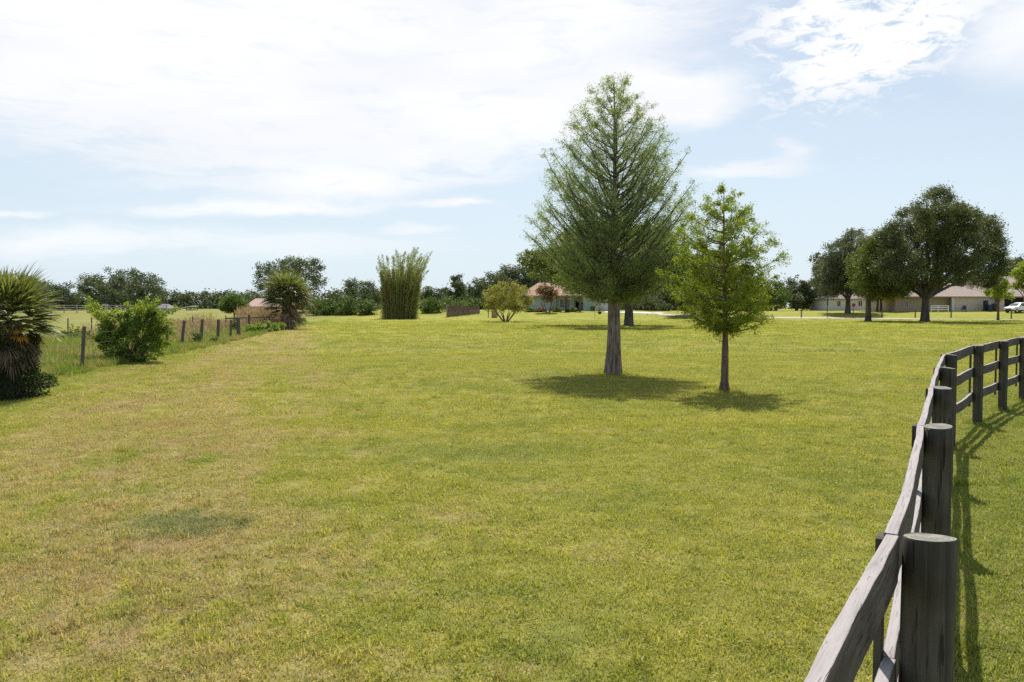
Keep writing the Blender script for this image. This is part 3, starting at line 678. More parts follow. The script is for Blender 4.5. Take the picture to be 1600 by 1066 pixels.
# woods that read as one mass
def woods(name, label, x0, x1, Y, tops, base_y=491, leaf='far', n=None, depth=14, leaf_px=3.2):
    seedc[0] += 1; rg = np.random.default_rng(seedc[0]); m = Y / F; BB = []
    n = n or int((x1 - x0) / 9)
    px = np.linspace(x0, x1, n) + rg.normal(0, 3, n)
    for p in px:
        tpy = np.interp(p, [t[0] for t in tops], [t[1] for t in tops]) + rg.normal(0, 2.5)
        r = rg.uniform(10, 17); yy = tpy + r * .8
        while yy < base_y:
            c = pt(p + rg.normal(0, 4), yy, Y); BB.append(((c.x, c.y + rg.uniform(-.5, .5) * depth, c.z), (r * m, r * m, r * m * .85))); yy += r * 0.9
    pts, CC = crown_points(rg, BB, 8 * m, 46, 1.7, 0.5)
    pts = pts[pts[:, 2] > hgt(pts[:, 0], pts[:, 1])]
    V, Q = leaf_cards(rg, pts, leaf_px * m, 0.6, 0.3)
    o = np_mesh(name, V, Q, get_leaf(leaf)); tag(o, label, 'woods', kind='stuff'); return o
woods('woods', 'distant band of dark woods on the left skyline', -80, 400, 240, [(-80, 462), (110, 468), (250, 458), (275, 460), (330, 456), (356, 454), (395, 462)], 492)
woods('woods', 'distant woods between the tall oak and the bamboo', 395, 600, 235, [(395, 460), (520, 456), (600, 458)], 492)
woods('woods', 'dark woods behind the olive shrub and the terracotta roofed house', 650, 1060, 215, [(650, 452), (700, 452), (740, 450), (840, 440), (900, 425), (1060, 425)], 490)
woods('woods', 'dark shady woods seen between the two cypress trunks', 985, 1210, 170, [(985, 430), (1060, 430), (1150, 435), (1210, 455)], 488, leaf='oak')
woods('woods', 'distant woods at the right behind the houses', 1200, 1680, 230, [(1200, 452), (1300, 450), (1400, 440), (1560, 430), (1680, 425)], 489)

# shrubs of the far edge
def shrub(name, label, px, py, rx, ry, leaf='hedge', Y=None, blobs=None, cat='shrub', **kw):
    g = at(px, py); Y = Y or g.y
    rg = np.random.default_rng(int(px)); bl = blobs or ([(px + rg.normal(0, .25) * rx, py - ry * 0.95, rx * .75, ry * .9), (px - rx * .5, py - ry * .6, rx * .5, ry * .65), (px + rx * .5, py - ry * .65, rx * .5, ry * .68), (px, py - ry * .35, rx * .85, ry * .4)])
    kw.setdefault('trunk_w', 3); return tree(name, label, px, Y, bl, leaf, cat=cat, **kw)
shrub('hedge_shrub', 'dark green rounded shrub right of the cabbage palm', 497, 492, 20, 13)
shrub('hedge_shrub', 'broad leafy shrub with light green top, third left of the bamboo', 525, 492, 18, 14, 'fargreen')
shrub('hedge_shrub', 'narrow upright dark shrub, second left of the bamboo', 548, 492, 10, 16)
shrub('hedge_shrub', 'low green shrub directly left of the bamboo clump', 575, 492, 17, 13, 'hedge')
shrub('hedge_shrub', 'leafy rounded shrub directly right of the bamboo clump', 676, 489, 19, 14, 'fargreen')
shrub('hedge_shrub', 'vine covered shrub rising behind the brown board fence left end', 712, 486, 18, 12, 'hedge', per=30)
shrub('hedge_shrub', 'light green shrub behind the middle of the brown board fence', 735, 484, 16, 10, 'fargreen', per=30)
shrub('hedge_shrub', 'shrub behind the right end of the brown board fence', 757, 484, 14, 11, 'hedge', per=30)
tree('olive_shrub', 'large rounded olive shrub on several slender bare stems', 790, at(790, 503).y,
     [(773, 460, 17, 15), (792, 453, 22, 15), (813, 460, 18, 17), (766, 474, 12, 13), (821, 474, 12, 13), (795, 470, 26, 14), (785, 480, 14, 7), (812, 482, 10, 7)],
     'olive', 4.2, stems=8, leaf_px=3.0, per=34, fill=1.1, clump_px=7, fork=489, cat='shrub', bark=M_bark_r, aspect=0.35)

# ------------------------------------------------------------------ bamboo
def bamboo():
    rg = np.random.default_rng(55); b = at(625, 497.5); Y = b.y; m = Y / F
    root = empty('bamboo_clump', b, 'tall feathery bamboo clump with arching olive and brown canes', 'bamboo')
    cu = MB(); L = []; D = []; LB = []
    for i in range(250):
        a = rg.uniform(0, 2 * math.pi); r = math.sqrt(rg.uniform(0, 1)); x0 = b.x + math.cos(a) * r * 25 * m; y0 = b.y + math.sin(a) * r * 24 * m
        tall = i % 3 == 0; h = ((rg.uniform(88, 122) - 12 * r) if tall else (rg.uniform(50, 94) - 16 * r * r)) * m * (1.0 + 0.04 * math.cos(a))
        out = (0.02 + (0.16 if tall else 0.11) * r) * h; dx = math.cos(a) * out + rg.normal(0, .055 if tall else .03) * h + (.06 if tall else .02) * h; dy = math.sin(a) * out + rg.normal(0, .03) * h
        n = 9; pp = []
        for k in range(n + 1):
            s = k / n; pp.append(Vector((x0 + dx * s ** 1.7, y0 + dy * s ** 1.7, b.z + h * s - 0.15 * h * max(0, s - .72) ** 2 * 8 * rg.uniform(.6, 1.2))))
        cu.tube(pp, [0.045 * (1 - .85 * k / n) + .006 for k in range(n + 1)], 5, cap=False)
        P = np.array([tuple(p) for p in pp])
        k = int(260 if tall else 330 if r > 0.6 else 200); s = rg.uniform(0.0, 1, k); s = np.where(rg.uniform(size=k) < .7, s ** .8, s); idx = s * n; i0 = np.minimum(idx.astype(int), n - 1)
        q = P[i0] + (P[i0 + 1] - P[i0]) * (idx - i0)[:, None]
        w = np.interp(s, [0, .4, .75, 1], [5.0, 4.5, 2.4, 1.0]) * m
        q = q + rg.normal(0, 1, (k, 3)) * w[:, None] * .75; q[:, 2] -= rg.uniform(0, 1, k) * w
        (LB if (not tall and math.cos(a) < .9 and rg.uniform() < .33) else L).append(q[q[:, 2] > b.z + .03])
    cu.build('canes', plain('bamboo_cane', (0.30, 0.26, 0.10), 0.5), root, world=True)
    for nm, LL, mt in (('foliage', L, 'bamboo'), ('dry_foliage', LB, 'brown')):
        V, Q = leaf_cards(rg, np.concatenate(LL), 3.6 * m, 0.16, 0.2, droop=(0.25, 0, 0.5)); np_mesh(nm, V, Q, get_leaf(mt), root)
bamboo()

# ------------------------------------------------------------------ palms
def fan(rg, hub, dirv, plen, flen, n, spread, droop, w):
    """one fan frond: petiole tip at hub+dirv*plen, blades radiating; returns V,Q of strips"""
    dirv = Vector(dirv).normalized(); side = dirv.cross(Vector((0, 0, 1)))
    if side.length < .1: side = Vector((1, 0, 0))
    side.normalize(); nrm = side.cross(dirv).normalized(); c = Vector(hub) + dirv * plen; c.z -= plen * .12
    V = []; Q = []
    def strip(pts, ws, sd):
        b = len(V)
        for p, ww in zip(pts, ws): V.append(tuple(p - sd * ww)); V.append(tuple(p + sd * ww))
        for i in range(len(pts) - 1): Q.append((b + 2 * i, b + 2 * i + 1, b + 2 * i + 3, b + 2 * i + 2))
    strip([Vector(hub), Vector(hub).lerp(c, .5) + Vector((0, 0, plen * .04)), c], [w * 1.1, w * .8, w * .8], side)
    for k in range(n):
        a = (k / (n - 1) - .5) * 2 * spread; d = dirv * math.cos(a) + side * math.sin(a) + nrm * 0.22 * abs(math.sin(a)) + Vector(rg.normal(0, .05, 3))
        d.normalize(); L = flen * (1 - .28 * abs(a) / spread) * rg.uniform(.85, 1.1)
        sd = (side * math.cos(a) - dirv * math.sin(a)).normalized(); sd = (sd * .8 + nrm * rg.normal(0, .4)).normalized()
        pts = []; p = c.copy(); dd = d.copy()
        for j in range(5):
            pts.append(p.copy()); p = p + dd * L / 4; dd = (dd + Vector((0, 0, -droop * (.25 + .4 * j) * rg.uniform(.7, 1.3)))).normalized()
        strip(pts, [w * .7, w * 1.15, w * .9, w * .55, w * .08], sd)
    return V, Q
def fronds_mesh(name, lst, mat, root):
    V = []; Q = []
    for v, q in lst:
        b = len(V); V += v; Q += [tuple(i + b for i in f) for f in q]
    return np_mesh(name, np.array(V), np.array(Q), mat, root)
def palm(name, label, px, py, top_py, crown_px, seed, nfr, ndead, trunk_px, vine=False, yellow=0, flen=None, blades=26, hub_k=0.55, dead_el=-.35, dead_dz=.15, bend=1.0, thatch='palmdead'):
    rg = np.random.default_rng(seed); b = at(px, py); Y = b.y; m = Y / F; root = empty(name, b, label, 'palm')
    Hh = (py - top_py) * m; R0 = crown_px * m; hubz = b.z + Hh * hub_k; hub = Vector((b.x, b.y, hubz)); L = flen or R0 * .62
    tr = MB(); n = 14
    tr.tube([Vector((b.x + .02 * math.sin(i), b.y, b.z - .1 + (hubz - b.z + .1) * i / n)) for i in range(n + 1)], [trunk_px * m / 2 * (1 + .18 * (i % 2)) * (1.15 if i < 2 else 1) for i in range(n + 1)], 12)
    tr.build('trunk', M_bark_d, root, world=True)
    green = []; dead = []; yel = []
    for i in range(nfr):
        el = math.asin(min(.99, -0.25 + 1.22 * (i + .5) / nfr)); az = i * 2.39996 + rg.uniform(-.3, .3)
        d = (math.cos(az) * math.cos(el), math.sin(az) * math.cos(el), math.sin(el))
        f = fan(rg, hub + Vector((0, 0, .1 * Hh * (i / nfr))), d, R0 * .42 * rg.uniform(.85, 1.1), L * rg.uniform(.85, 1.1), blades, 1.25, (.16 if el > .6 else .24) * bend, w_ := 0.011 * R0 + .004)
        green.append(f)
    for i in range(ndead):
        el = rg.uniform(-1.35, dead_el); az = rg.uniform(0, 2 * math.pi)
        d = (math.cos(az) * math.cos(el), math.sin(az) * math.cos(el), math.sin(el))
        dead.append(fan(rg, hub - Vector((0, 0, rg.uniform(-.02, dead_dz) * Hh)), d, R0 * .34, L * rg.uniform(.6, 1.0), 16, .8, .35, 0.011 * R0 + .003))
    for i in range(yellow):
        az = -math.pi / 2 + .75 + .15 * i; yel.append(fan(rg, hub - Vector((0, 0, .05)), (math.cos(az) * .9, math.sin(az) * .9, -.05 - .25 * i), R0 * .42, L * .6, 22, .8, .25, .012 * R0 + .004))
    fronds_mesh('fronds', green, get_leaf('palm'), root); fronds_mesh('dead_fronds', dead, get_leaf(thatch), root)
    if yel: fronds_mesh('yellow_frond', yel, get_leaf('palmyel'), root)
    if vine:
        k = 9500; z = rg.uniform(0, 1, k) ** 1.3; a = rg.uniform(0, 2 * math.pi, k); rr = R0 * (.56 - .10 * z + .07 * np.sin(a * 3 + z * 5)) * rg.uniform(.6, 1.05, k)
        C = np.stack([b.x + rr * np.cos(a), b.y + rr * np.sin(a), b.z + z * Hh * .50 + .02], 1)
        V, Q = leaf_cards(rg, C, .055, .6, .2); np_mesh('vines', V, Q, get_leaf('vine'), root)
    return root
palm('shaggy_palm', 'shaggy fan palm at the left edge with dead skirt and one orange frond', 16, 622, 424, 84, 5, 66, 62, 34, vine=True, yellow=2, blades=30, hub_k=0.60, thatch='thatch')
palm('cabbage_palm', 'shaggy cabbage palm with pale dead fronds at the end of the wire fence', 449, 515, 437, 46, 8, 92, 70, 15, blades=22, hub_k=0.62, dead_el=.75, dead_dz=.3, bend=1.9)

# ------------------------------------------------------------------ leafy bush by the wire fence
def leafy_bush():
    rg = np.random.default_rng(91); b = at(208, 566); Y = b.y; m = Y / F
    root = empty('leafy_bush', b, 'big loose leafy bush with bright arching shoots at the wire fence', 'bush')
    def bl(px, py, rx, ry): c = pt(px, py, Y); return ((c.x, c.y, c.z), (rx * m, rx * m * .8, ry * m))
    BB = [bl(200, 535, 44, 32), (bl(182, 510, 28, 26)), bl(228, 505, 32, 26), bl(212, 547, 52, 20), bl(245, 520, 22, 26), bl(170, 530, 22, 20), bl(238, 490, 12, 12), bl(205, 492, 14, 12)]
    pts, CC = crown_points(rg, BB, 7 * m, 44, 1.15, .4); st = MB()
    for k in CC[rg.integers(0, len(CC), 70)]: limb(st, b + Vector(rg.normal(0, .12, 3) * np.array([1, 1, 0])), k, .018, .003, .12, 4, rg, 4)
    sh = []
    for (px, py) in [(138, 478), (150, 488), (160, 492), (198, 476), (232, 472), (240, 470), (268, 482), (258, 492), (182, 486), (275, 520), (128, 512), (222, 480), (266, 500), (146, 482), (170, 500), (155, 470), (248, 478), (272, 505), (262, 535), (150, 520), (215, 468)]:
        e = pt(px, py, Y); e.y += rg.normal(0, .3); pp = limb(st, Vector((b.x + (e.x - b.x) * .35, b.y, b.z + (e.z - b.z) * .5)), e, .012, .003, .10, 8, rg, 4)
        for j, q in enumerate(pp[2:]):
            sh.append(np.array(q)[None] + rg.normal(0, 2.8 * m, (46, 3)))
    st.build('stem', M_bark_r, root, world=True)
    pts = pts[pts[:, 2] > b.z + .02]
    V, Q = leaf_cards(rg, pts, .085, .55, .4); np_mesh('foliage', V, Q, get_leaf('bush'), root)
    V, Q = leaf_cards(rg, np.concatenate(sh), .085, .5, .4); np_mesh('young_shoots', V, Q, get_leaf('lime'), root)
leafy_bush()
# small weeds and plants along the wire fence
small = [(112, 534, 18, 10, 'low spreading weed bush between the leaning post and the palm'), (309, 541, 9, 12, 'small dark round bush leaning on the second wire fence post'),
         (368, 522, 8, 14, 'climbing green weed on the thick corner post'), (334, 538, 6, 6, 'tiny weed tuft between the third and fourth posts of the wire fence'),
         (70, 605, 22, 11, 'low dark green weed patch at the foot of the palm'), (392, 523, 8, 10, 'dark leafy plant at the left end of the plant row'),
         (405, 521, 8, 10, 'leafy green plant, second from left in the row by the fence'), (417, 519, 7, 9, 'leafy green plant, third from left in the row by the fence'),
         (428, 518, 7, 8, 'leafy green plant, fourth from left in the row by the fence'), (438, 517, 6, 8, 'leafy green plant at the right end of the plant row'),
         (468, 506, 10, 8, 'small dark vine tangle hanging right of the cabbage palm')]
for i, (px, py, rx, ry, lb) in enumerate(small):
    g = at(px, py); shrub('fence_plant', lb, px, py, rx, ry, 'bush' if i in (5, 6, 7, 8, 9) else 'hedge', cat='plant', leaf_px=max(2.4, 90 / g.y), clump_px=5, per=26, trunk_w=1.2, fill=.9)

# pinkish dry plume grass behind the wire fence (nobody could count it)
def plume():
    rg = np.random.default_rng(31); L = []
    for (x0, x1, Y0, Y1, h, n) in [(372, 446, 66, 84, 1.7, 900), (296, 330, 50, 66, 1.3, 130), (262, 300, 40, 52, 1.1, 110), (128, 165, 36, 46, 1.0, 70), (60, 110, 27, 31, .45, 60), (325, 372, 58, 70, .8, 120), (380, 412, 74, 84, 1.7, 160), (180, 380, 60, 95, .5, 300)]:
        for k in range(n):
            Y = rg.uniform(Y0, Y1); g = ground(rg.uniform(x0, x1), Y); m = Y / F; hh = h * rg.uniform(.45, 1.15); q = 11
            s_ = rg.uniform(.15, 1, q); d = rg.normal(0, .18, 2)
            P = np.array(g)[None] + np.stack([d[0] * s_ * hh + rg.normal(0, .10, q), d[1] * s_ * hh + rg.normal(0, .10, q), s_ * hh], 1); L.append((P, m))
    Vs = []; Qs = []; b = 0
    for P, m in L:
        V, Q = leaf_cards(rg, P, 6.0 * m, .14, 0, droop=(0.1, 0, 1.5)); Vs.append(V); Qs.append(Q + b); b += len(V)
    o = np_mesh('dry_plume_grass', np.concatenate(Vs), np.concatenate(Qs), get_leaf('pinkgrass')); tag(o, 'pinkish brown tall dry grass behind the wire fence', 'dry grass', kind='stuff')
plume()

# ------------------------------------------------------------------ wire fence on the left
M_post = wood_mat('old_post_wood', (0.085, 0.072, 0.058), (0.20, 0.175, 0.145), 'Z', 10)
M_wire = plain('fence_wire', (0.16, 0.15, 0.14), 0.5, metal=0.6)
def wire_fence():
    p0 = at(127, 580); root = empty('wire_fence', p0, 'old wire fence with weathered leaning wooden posts along the left edge of the lawn', 'fence')
    specs = [(127, 580, 70, 0.10, 5.0), (261, 549, 46, .02, 4.0), (284, 543, 42, .10, 4.2), (314, 537, 38, .07, 4.2), (340, 533, 34, .07, 4.2), (360, 531, 31, .06, 3.2), (373, 529, 33, -.01, 5.2), (389, 522, 30, .02, 3.2), (444, 516, 22, .1, 4)]
    pts = [(-12.0 - 0.15 * 9, 13.0)]
    posts = []
    for (px, py, h, ln, w) in specs:
        g = at(px, py); m = g.y / F; t = g + Vector((ln * h * m, rngf.normal(0, .03), h * m)); r = w * m / 2 * 1.15
        o = MB().tube([Vector((0, 0, -.15)), Vector((0, 0, h * m * .5)) + (t - g) * 0 + Vector(((t - g).x * .5, 0, 0)), t - g], [r, r * .97, r * .9], 10).build('post', M_post, root)
        o.location = g - p0; posts.append((g, t))
    w = MB()
    for k in (.35, .6, .85):
        for (a, b) in zip(posts[:-1], posts[1:]):
            A = a[0].lerp(a[1], k); B = b[0].lerp(b[1], k); M = (A + B) / 2 - Vector((0, 0, .03)); w.tube([A, M, B], [.004] * 3, 4, cap=False)
        A = posts[0][0].lerp(posts[0][1], k); w.tube([A, Vector((fence_x(15) - .2, 15, A.z))], [.004] * 2, 4, cap=False)
    w.build('wire', M_wire, root, world=True)
rngf = np.random.default_rng(4)
wire_fence()
def cross_fence():
    root = empty('cross_fence', ground(300, 66), 'thin far fence with single wooden rail crossing the left field', 'fence'); o0 = root.location
    P = [ground(p, Y) for p, Y in ((105, 52), (142, 54), (300, 62), (352, 64), (388, 66), (420, 68))]
    for g in P:
        h = 1.25; MB().tube([Vector((0, 0, -.1)), Vector((0.03, 0, h))], [.045, .04], 8).build('post', M_post, root).location = g - o0
    mb = MB(); 
    for a, b in zip(P[3:-1], P[4:]): mb.tube([a + Vector((0, 0, 1.0)), b + Vector((0, 0, 1.0))], [.06, .06], 6)
    mb.build('rail', M_post, root, world=True)
    wr = MB()
    for a, b in zip(P[:-1], P[1:]):
        for z in (.5, .85, 1.15): wr.tube([a + Vector((0, 0, z)), b + Vector((0, 0, z))], [.006] * 2, 4, cap=False)
    wr.build('wire', M_wire, root, world=True)
cross_fence()

# ------------------------------------------------------------------ board paddock fence, right foreground
M_fpost = wood_mat('paddock_post_wood', (0.050, 0.045, 0.034), (0.125, 0.115, 0.090), 'Z', 9)
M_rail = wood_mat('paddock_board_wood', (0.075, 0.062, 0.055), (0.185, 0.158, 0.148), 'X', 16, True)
def end_mat():
    m, t, out = mat_new('post_end_grain'); tcn = t.new('ShaderNodeTexCoord')
    w = t.new('ShaderNodeTexWave', wave_type='RINGS', rings_direction='Z'); w.inputs['Scale'].default_value = 22; w.inputs['Distortion'].default_value = 1.5; w.inputs['Detail'].default_value = 3
    t.l.new(tcn.outputs['Object'], w.inputs[0]); n = t.noise(tcn.outputs['Object'], 30, 5)
    c = t.mix(w.outputs[1], (0.20, 0.19, 0.165), (0.30, 0.29, 0.255)); c = t.mix(t.math('MULTIPLY', t.ramp(n, .4, .6), .8), c, (.15, .145, .12))
    principled(t, out, c, .9, .1, n, .6, .004); return m
M_end = end_mat()
FH = 1.31
def paddock():
    def atz(px, py, z): d = ray(px, py); t = (z - CAMZ) / d.z; return Vector((d.x * t, d.y * t, 0))
    P = [atz(1448, 841, FH), atz(1467, 666, FH), atz(1475, 606, FH), atz(1480.5, 576, FH), atz(1487, 555, FH)]
    P += [at(1527, 662), at(1566, 641), at(1598, 625)]; P = [Vector((p.x, p.y, 0)) for p in P]
    d = (P[-1] - P[-2]); P += [P[-1] + d, P[-1] + d * 2]
    d0 = Vector((.524, .852, 0)) * 2.45; P = [P[0] - d0 * 2, P[0] - d0] + P
    root = empty('paddock_fence', P[2], 'weathered grey three board paddock fence with round posts curving away at the right', 'fence'); o0 = P[2]
    N = len(P); rg = np.random.default_rng(12)
    for i, p in enumerate(P):
        z0 = H(p.x, p.y); n = 40; r = .0735 * rg.uniform(.97, 1.04); vs = []; fs = []; lean = Vector(rg.normal(0, .006, 3))
        zz = [-.25, .0, .3, .6, .9, 1.2, FH - .006, FH]; ph = rg.uniform(0, 6)
        for j, z in enumerate(zz):
            rr = r * (.955 if j == len(zz) - 1 else 1.0)
            for k in range(n):
                a = 2 * math.pi * k / n; q = rr * (1 + .018 * math.sin(3 * a + ph) + .012 * math.sin(7 * a + z * 2) + (-.02 if k in (7, 22, 31) else 0))
                vs.append((q * math.cos(a) + lean.x * z, q * math.sin(a) + lean.y * z, z + (0.008 * math.cos(a + ph) if j == len(zz) - 1 else 0)))
        for j in range(len(zz) - 1):
            for k in range(n): fs.append((j * n + k, j * n + (k + 1) % n, (j + 1) * n + (k + 1) % n, (j + 1) * n + k))
        mb = MB(); mb.add(vs, fs, True); mb.add(vs[-n:], [tuple(range(n))])
        o = mb.build('post', M_fpost, root); o.data.materials.append(M_end); o.data.polygons[len(o.data.polygons) - 1].material_index = 1
        o.location = (p.x - o0.x, p.y - o0.y, z0)
        # local fence direction
        a = P[max(i - 1, 0)]; b = P[min(i + 1, N - 1)]; t = (b - a).normalized(); nrm = Vector((-t.y, t.x, 0))
        bt = MB(); bt.box(-.045, .045, -.011, .011, .28, FH - .005 + rg.uniform(-.01, .012))
        ob = bt.build('batten', M_fpost, root, bevel=.002)
        ob.location = Vector((p.x - o0.x, p.y - o0.y, z0)) + nrm * (.0735 + .038 + .0135); ob.rotation_euler = (0, rg.normal(0, .008), math.atan2(t.y, t.x))
    # boards, one per bay and height; each follows the joint normals
    def norm(i): a = P[max(i - 1, 0)]; b = P[min(i + 1, N - 1)]; t = (b - a).normalized(); return Vector((-t.y, t.x, 0))
    for i in range(N - 1):
        for hz, (z0, z1) in enumerate(((.37, .52), (.775, .925), (FH - .150, FH - .004))):
            A = P[i] + norm(i) * (.0735 + .002); B = P[i + 1] + norm(i + 1) * (.0735 + .002); A.z = H(P[i].x, P[i].y); B.z = H(P[i + 1].x, P[i + 1].y)
            L = (B - A).length; n = 20; t = (B - A) / L; nn = Vector((-t.y, t.x, 0)).normalized(); bow = rg.normal(0, .012); sag = rg.normal(0, .006); th = .037
            if hz == 2: bow *= .6
            if i == 1 and hz == 2: bow = .006; sag = .004
            tw = rg.normal(0, .02); vs = []; fs = []
            for k in range(n + 1):
                s = (k / n) * (L - .004) + .002; u = s / L; off = bow * math.sin(math.pi * u) + .003 * math.sin(u * 11 + i); dz = sag * math.sin(math.pi * u) + .004 * math.sin(u * 7 + hz)
                for (yy, z) in ((0, z0), (th, z0), (th, z1), (0, z1)):
                    vs.append((s, yy + off + tw * (z - z0) * math.sin(math.pi * u) + (.0008 * rg.normal()), z + dz + A.z * (1 - u) + B.z * u + .0012 * rg.normal()))
            for k in range(n):
                q = k * 4
                for c in range(4): fs.append((q + c, q + 4 + c, q + 4 + (c + 1) % 4, q + (c + 1) % 4))
            fs += [(0, 1, 2, 3), (n * 4 + 3, n * 4 + 2, n * 4 + 1, n * 4)]
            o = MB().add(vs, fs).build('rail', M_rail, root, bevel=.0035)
            o.location = (A.x - o0.x, A.y - o0.y, 0); o.rotation_euler = (0, 0, math.atan2(t.y, t.x))
paddock()

# ------------------------------------------------------------------ drive
def strip_sheet(name, center, mat, lift=.03):
    """center: [(px, py, half width m)]; sheet following the ground"""
    C = [(at(a, b), w) for a, b, w in center]; V = []; Q = []; pts = []
    for (p, w), (q, v) in zip(C[:-1], C[1:]):
        n = max(2, int((q - p).length / 1.5))
        for k in range(n): pts.append((p.lerp(q, k / n), w + (v - w) * k / n))
    pts.append(C[-1])
    for i, (p, w) in enumerate(pts):
        t = (pts[min(i + 1, len(pts) - 1)][0] - pts[max(i - 1, 0)][0]); t.z = 0; t.normalize(); nn = Vector((-t.y, t.x, 0))
        for k in range(5):
            q = p + nn * w * (k / 2 - 1); V.append((q.x, q.y, H(q.x, q.y) + lift))
    for i in range(len(pts) - 1):
        for k in range(4): b = i * 5 + k; Q.append((b, b + 5, b + 6, b + 1))
    return tag(np_mesh(name, np.array(V), np.array(Q), mat), kind='structure')
M_gravel = plain('pale_gravel', (0.42, 0.37, 0.33), 0.9, .2, 3.0); M_conc = plain('pale_concrete', (0.50, 0.46, 0.45), 0.85, .08, 1.0)
strip_sheet('gravel_drive', [(1030, 491.2, 1.5), (1090, 494, 1.5), (1200, 496.5, 1.6), (1300, 497.3, 1.6), (1400, 498.2, 1.7), (1500, 499.4, 1.7), (1620, 500.2, 1.7), (1760, 500.8, 1.7)], M_gravel)
strip_sheet('concrete_drive', [(945, 487.9, 1.8), (985, 488.4, 2.2), (1036, 490.0, 1.8)], M_conc, .045)

# ------------------------------------------------------------------ houses
M_glass = plain('dark_glass', (0.03, 0.035, 0.045), 0.12, .1, spec=.6); M_white = plain('white_paint', (0.72, 0.71, 0.70), .6, .05)
def tile_mat(name, ca, cb, s=3.0):
    m, t, out = mat_new(name); g = t.new('ShaderNodeNewGeometry'); w = t.new('ShaderNodeTexWave', bands_direction='Z'); w.inputs['Scale'].default_value = 1.4; w.inputs['Distortion'].default_value = .6
    t.l.new(g.outputs['Position'], w.inputs[0]); n = t.noise(g.outputs['Position'], 2.5, 4)
    c = t.mix(t.ramp(n, .3, .7), ca, cb); c = t.mix(t.math('MULTIPLY', w.outputs[1], .25), c, tuple(x * .6 for x in ca)); principled(t, out, c, .85, .1, w.outputs[1], .3, .05); return m
M_terra = tile_mat('terracotta_tiles', (0.33, 0.195, 0.15), (0.43, 0.27, 0.215)); M_shingle = tile_mat('tan_shingles', (0.30, 0.235, 0.205), (0.38, 0.31, 0.275)); M_shing2 = tile_mat('brown_shingles', (0.20, 0.16, 0.14), (0.28, 0.235, 0.21))
M_pink = tile_mat('pink_shingles', (0.36, 0.24, 0.22), (0.44, 0.31, 0.28))
M_aqua = plain('pale_aqua_stucco', (0.42, 0.50, 0.49), .85, .06, 1.0); M_tan = plain('tan_stucco', (0.44, 0.35, 0.27), .85, .06, 1.0); M_cream = plain('cream_stucco', (0.56, 0.47, 0.40), .85, .05, 1.0)
M_wht = plain('white_siding', (0.66, 0.64, 0.66), .8, .04, 1.0); M_dark = plain('dark_void', (0.03, 0.03, 0.035), .9)
def hip(mb, x0, x1, y0, y1, z, h, ov=.45, hipx=None):
    x0 -= ov; x1 += ov; y0 -= ov; y1 += ov; d = (y1 - y0) / 2; hx = d if hipx is None else hipx; ym = (y0 + y1) / 2; hx = min(hx, (x1 - x0) / 2 - .01)
    v = [(x0, y0, z), (x1, y0, z), (x1, y1, z), (x0, y1, z), (x0 + hx, ym, z + h), (x1 - hx, ym, z + h)]
    lo = [(a, b, c - .16) for a, b, c in v[:4]]
    mb.add(v + lo, [(0, 1, 5, 4), (1, 2, 5), (2, 3, 4, 5), (3, 0, 4), (6, 9, 8, 7), (0, 6, 7, 1), (1, 7, 8, 2), (2, 8, 9, 3), (3, 9, 6, 0)])
def window(root, x0, x1, z0, z1, y, frame=.08, glass=M_glass):
    w = MB(); w.box(x0, x1, y - .05, y - .003, z0, z1)
    p = w.build('window', M_white, root)
    g = MB(); nx = 2; cw = (x1 - x0 - frame * (nx + 1)) / nx
    for k in range(nx): a = x0 + frame + k * (cw + frame); g.box(a, a + cw, y - .058, y - .0505, z0 + frame, z1 - frame)
    g.build('pane', glass, p)
class House:
    def __init__(s, name, label, px0, Y, cat='house'):
        s.Y = Y; g = ground(px0, Y); s.o = g; s.root = empty(name, g, label, cat); s.m = Y / F
    def X(s, px): return (px - CX) / F * s.Y * 1.0 - s.o.x     # local x of a pixel column
    def Z(s, py): return pt(CX, py, s.Y).z - s.o.z
# terracotta house in the centre
h = House('terracotta_house', 'pale aqua single storey house with a terracotta tile roof', 822, 142); r = h.root
X, Z = h.X, h.Z; ev = Z(462)
MB().box(X(812), X(868), 0, 9, -.6, ev).box(X(868), X(898), 1.0, 9, -.6, ev).box(X(911), X(923), -.4, 9, -.6, ev).box(X(898), X(911), 3.0, 9, -.6, ev).build('wall', M_aqua, r)
MB().box(X(923) + .003, X(968), .2, 9, -.6, ev - .2).build('garage_wall', M_wht, r)
mb = MB(); hip(mb, X(814), X(922), -.4, 9, ev, Z(441) - ev, hipx=(X(846) - X(814))); mb.build('roof', M_terra, r)
mb = MB(); hip(mb, X(924) + .5, X(968), .2, 9, ev - .2, 1.5); mb.build('garage_roof', M_terra, r)
window(r, X(874), X(892), Z(482), Z(466), 1.0, .12, plain('curtained_glass', (.22, .23, .22), .3)); window(r, X(858), X(862), Z(482), Z(467), 0)
d = MB().box(X(902), X(907), 2.95, 2.997, -.1, Z(467)).build('door', M_dark, r); MB().box(X(927), X(950), .12, .197, 0, Z(468)).build('garage_door', M_white, r)
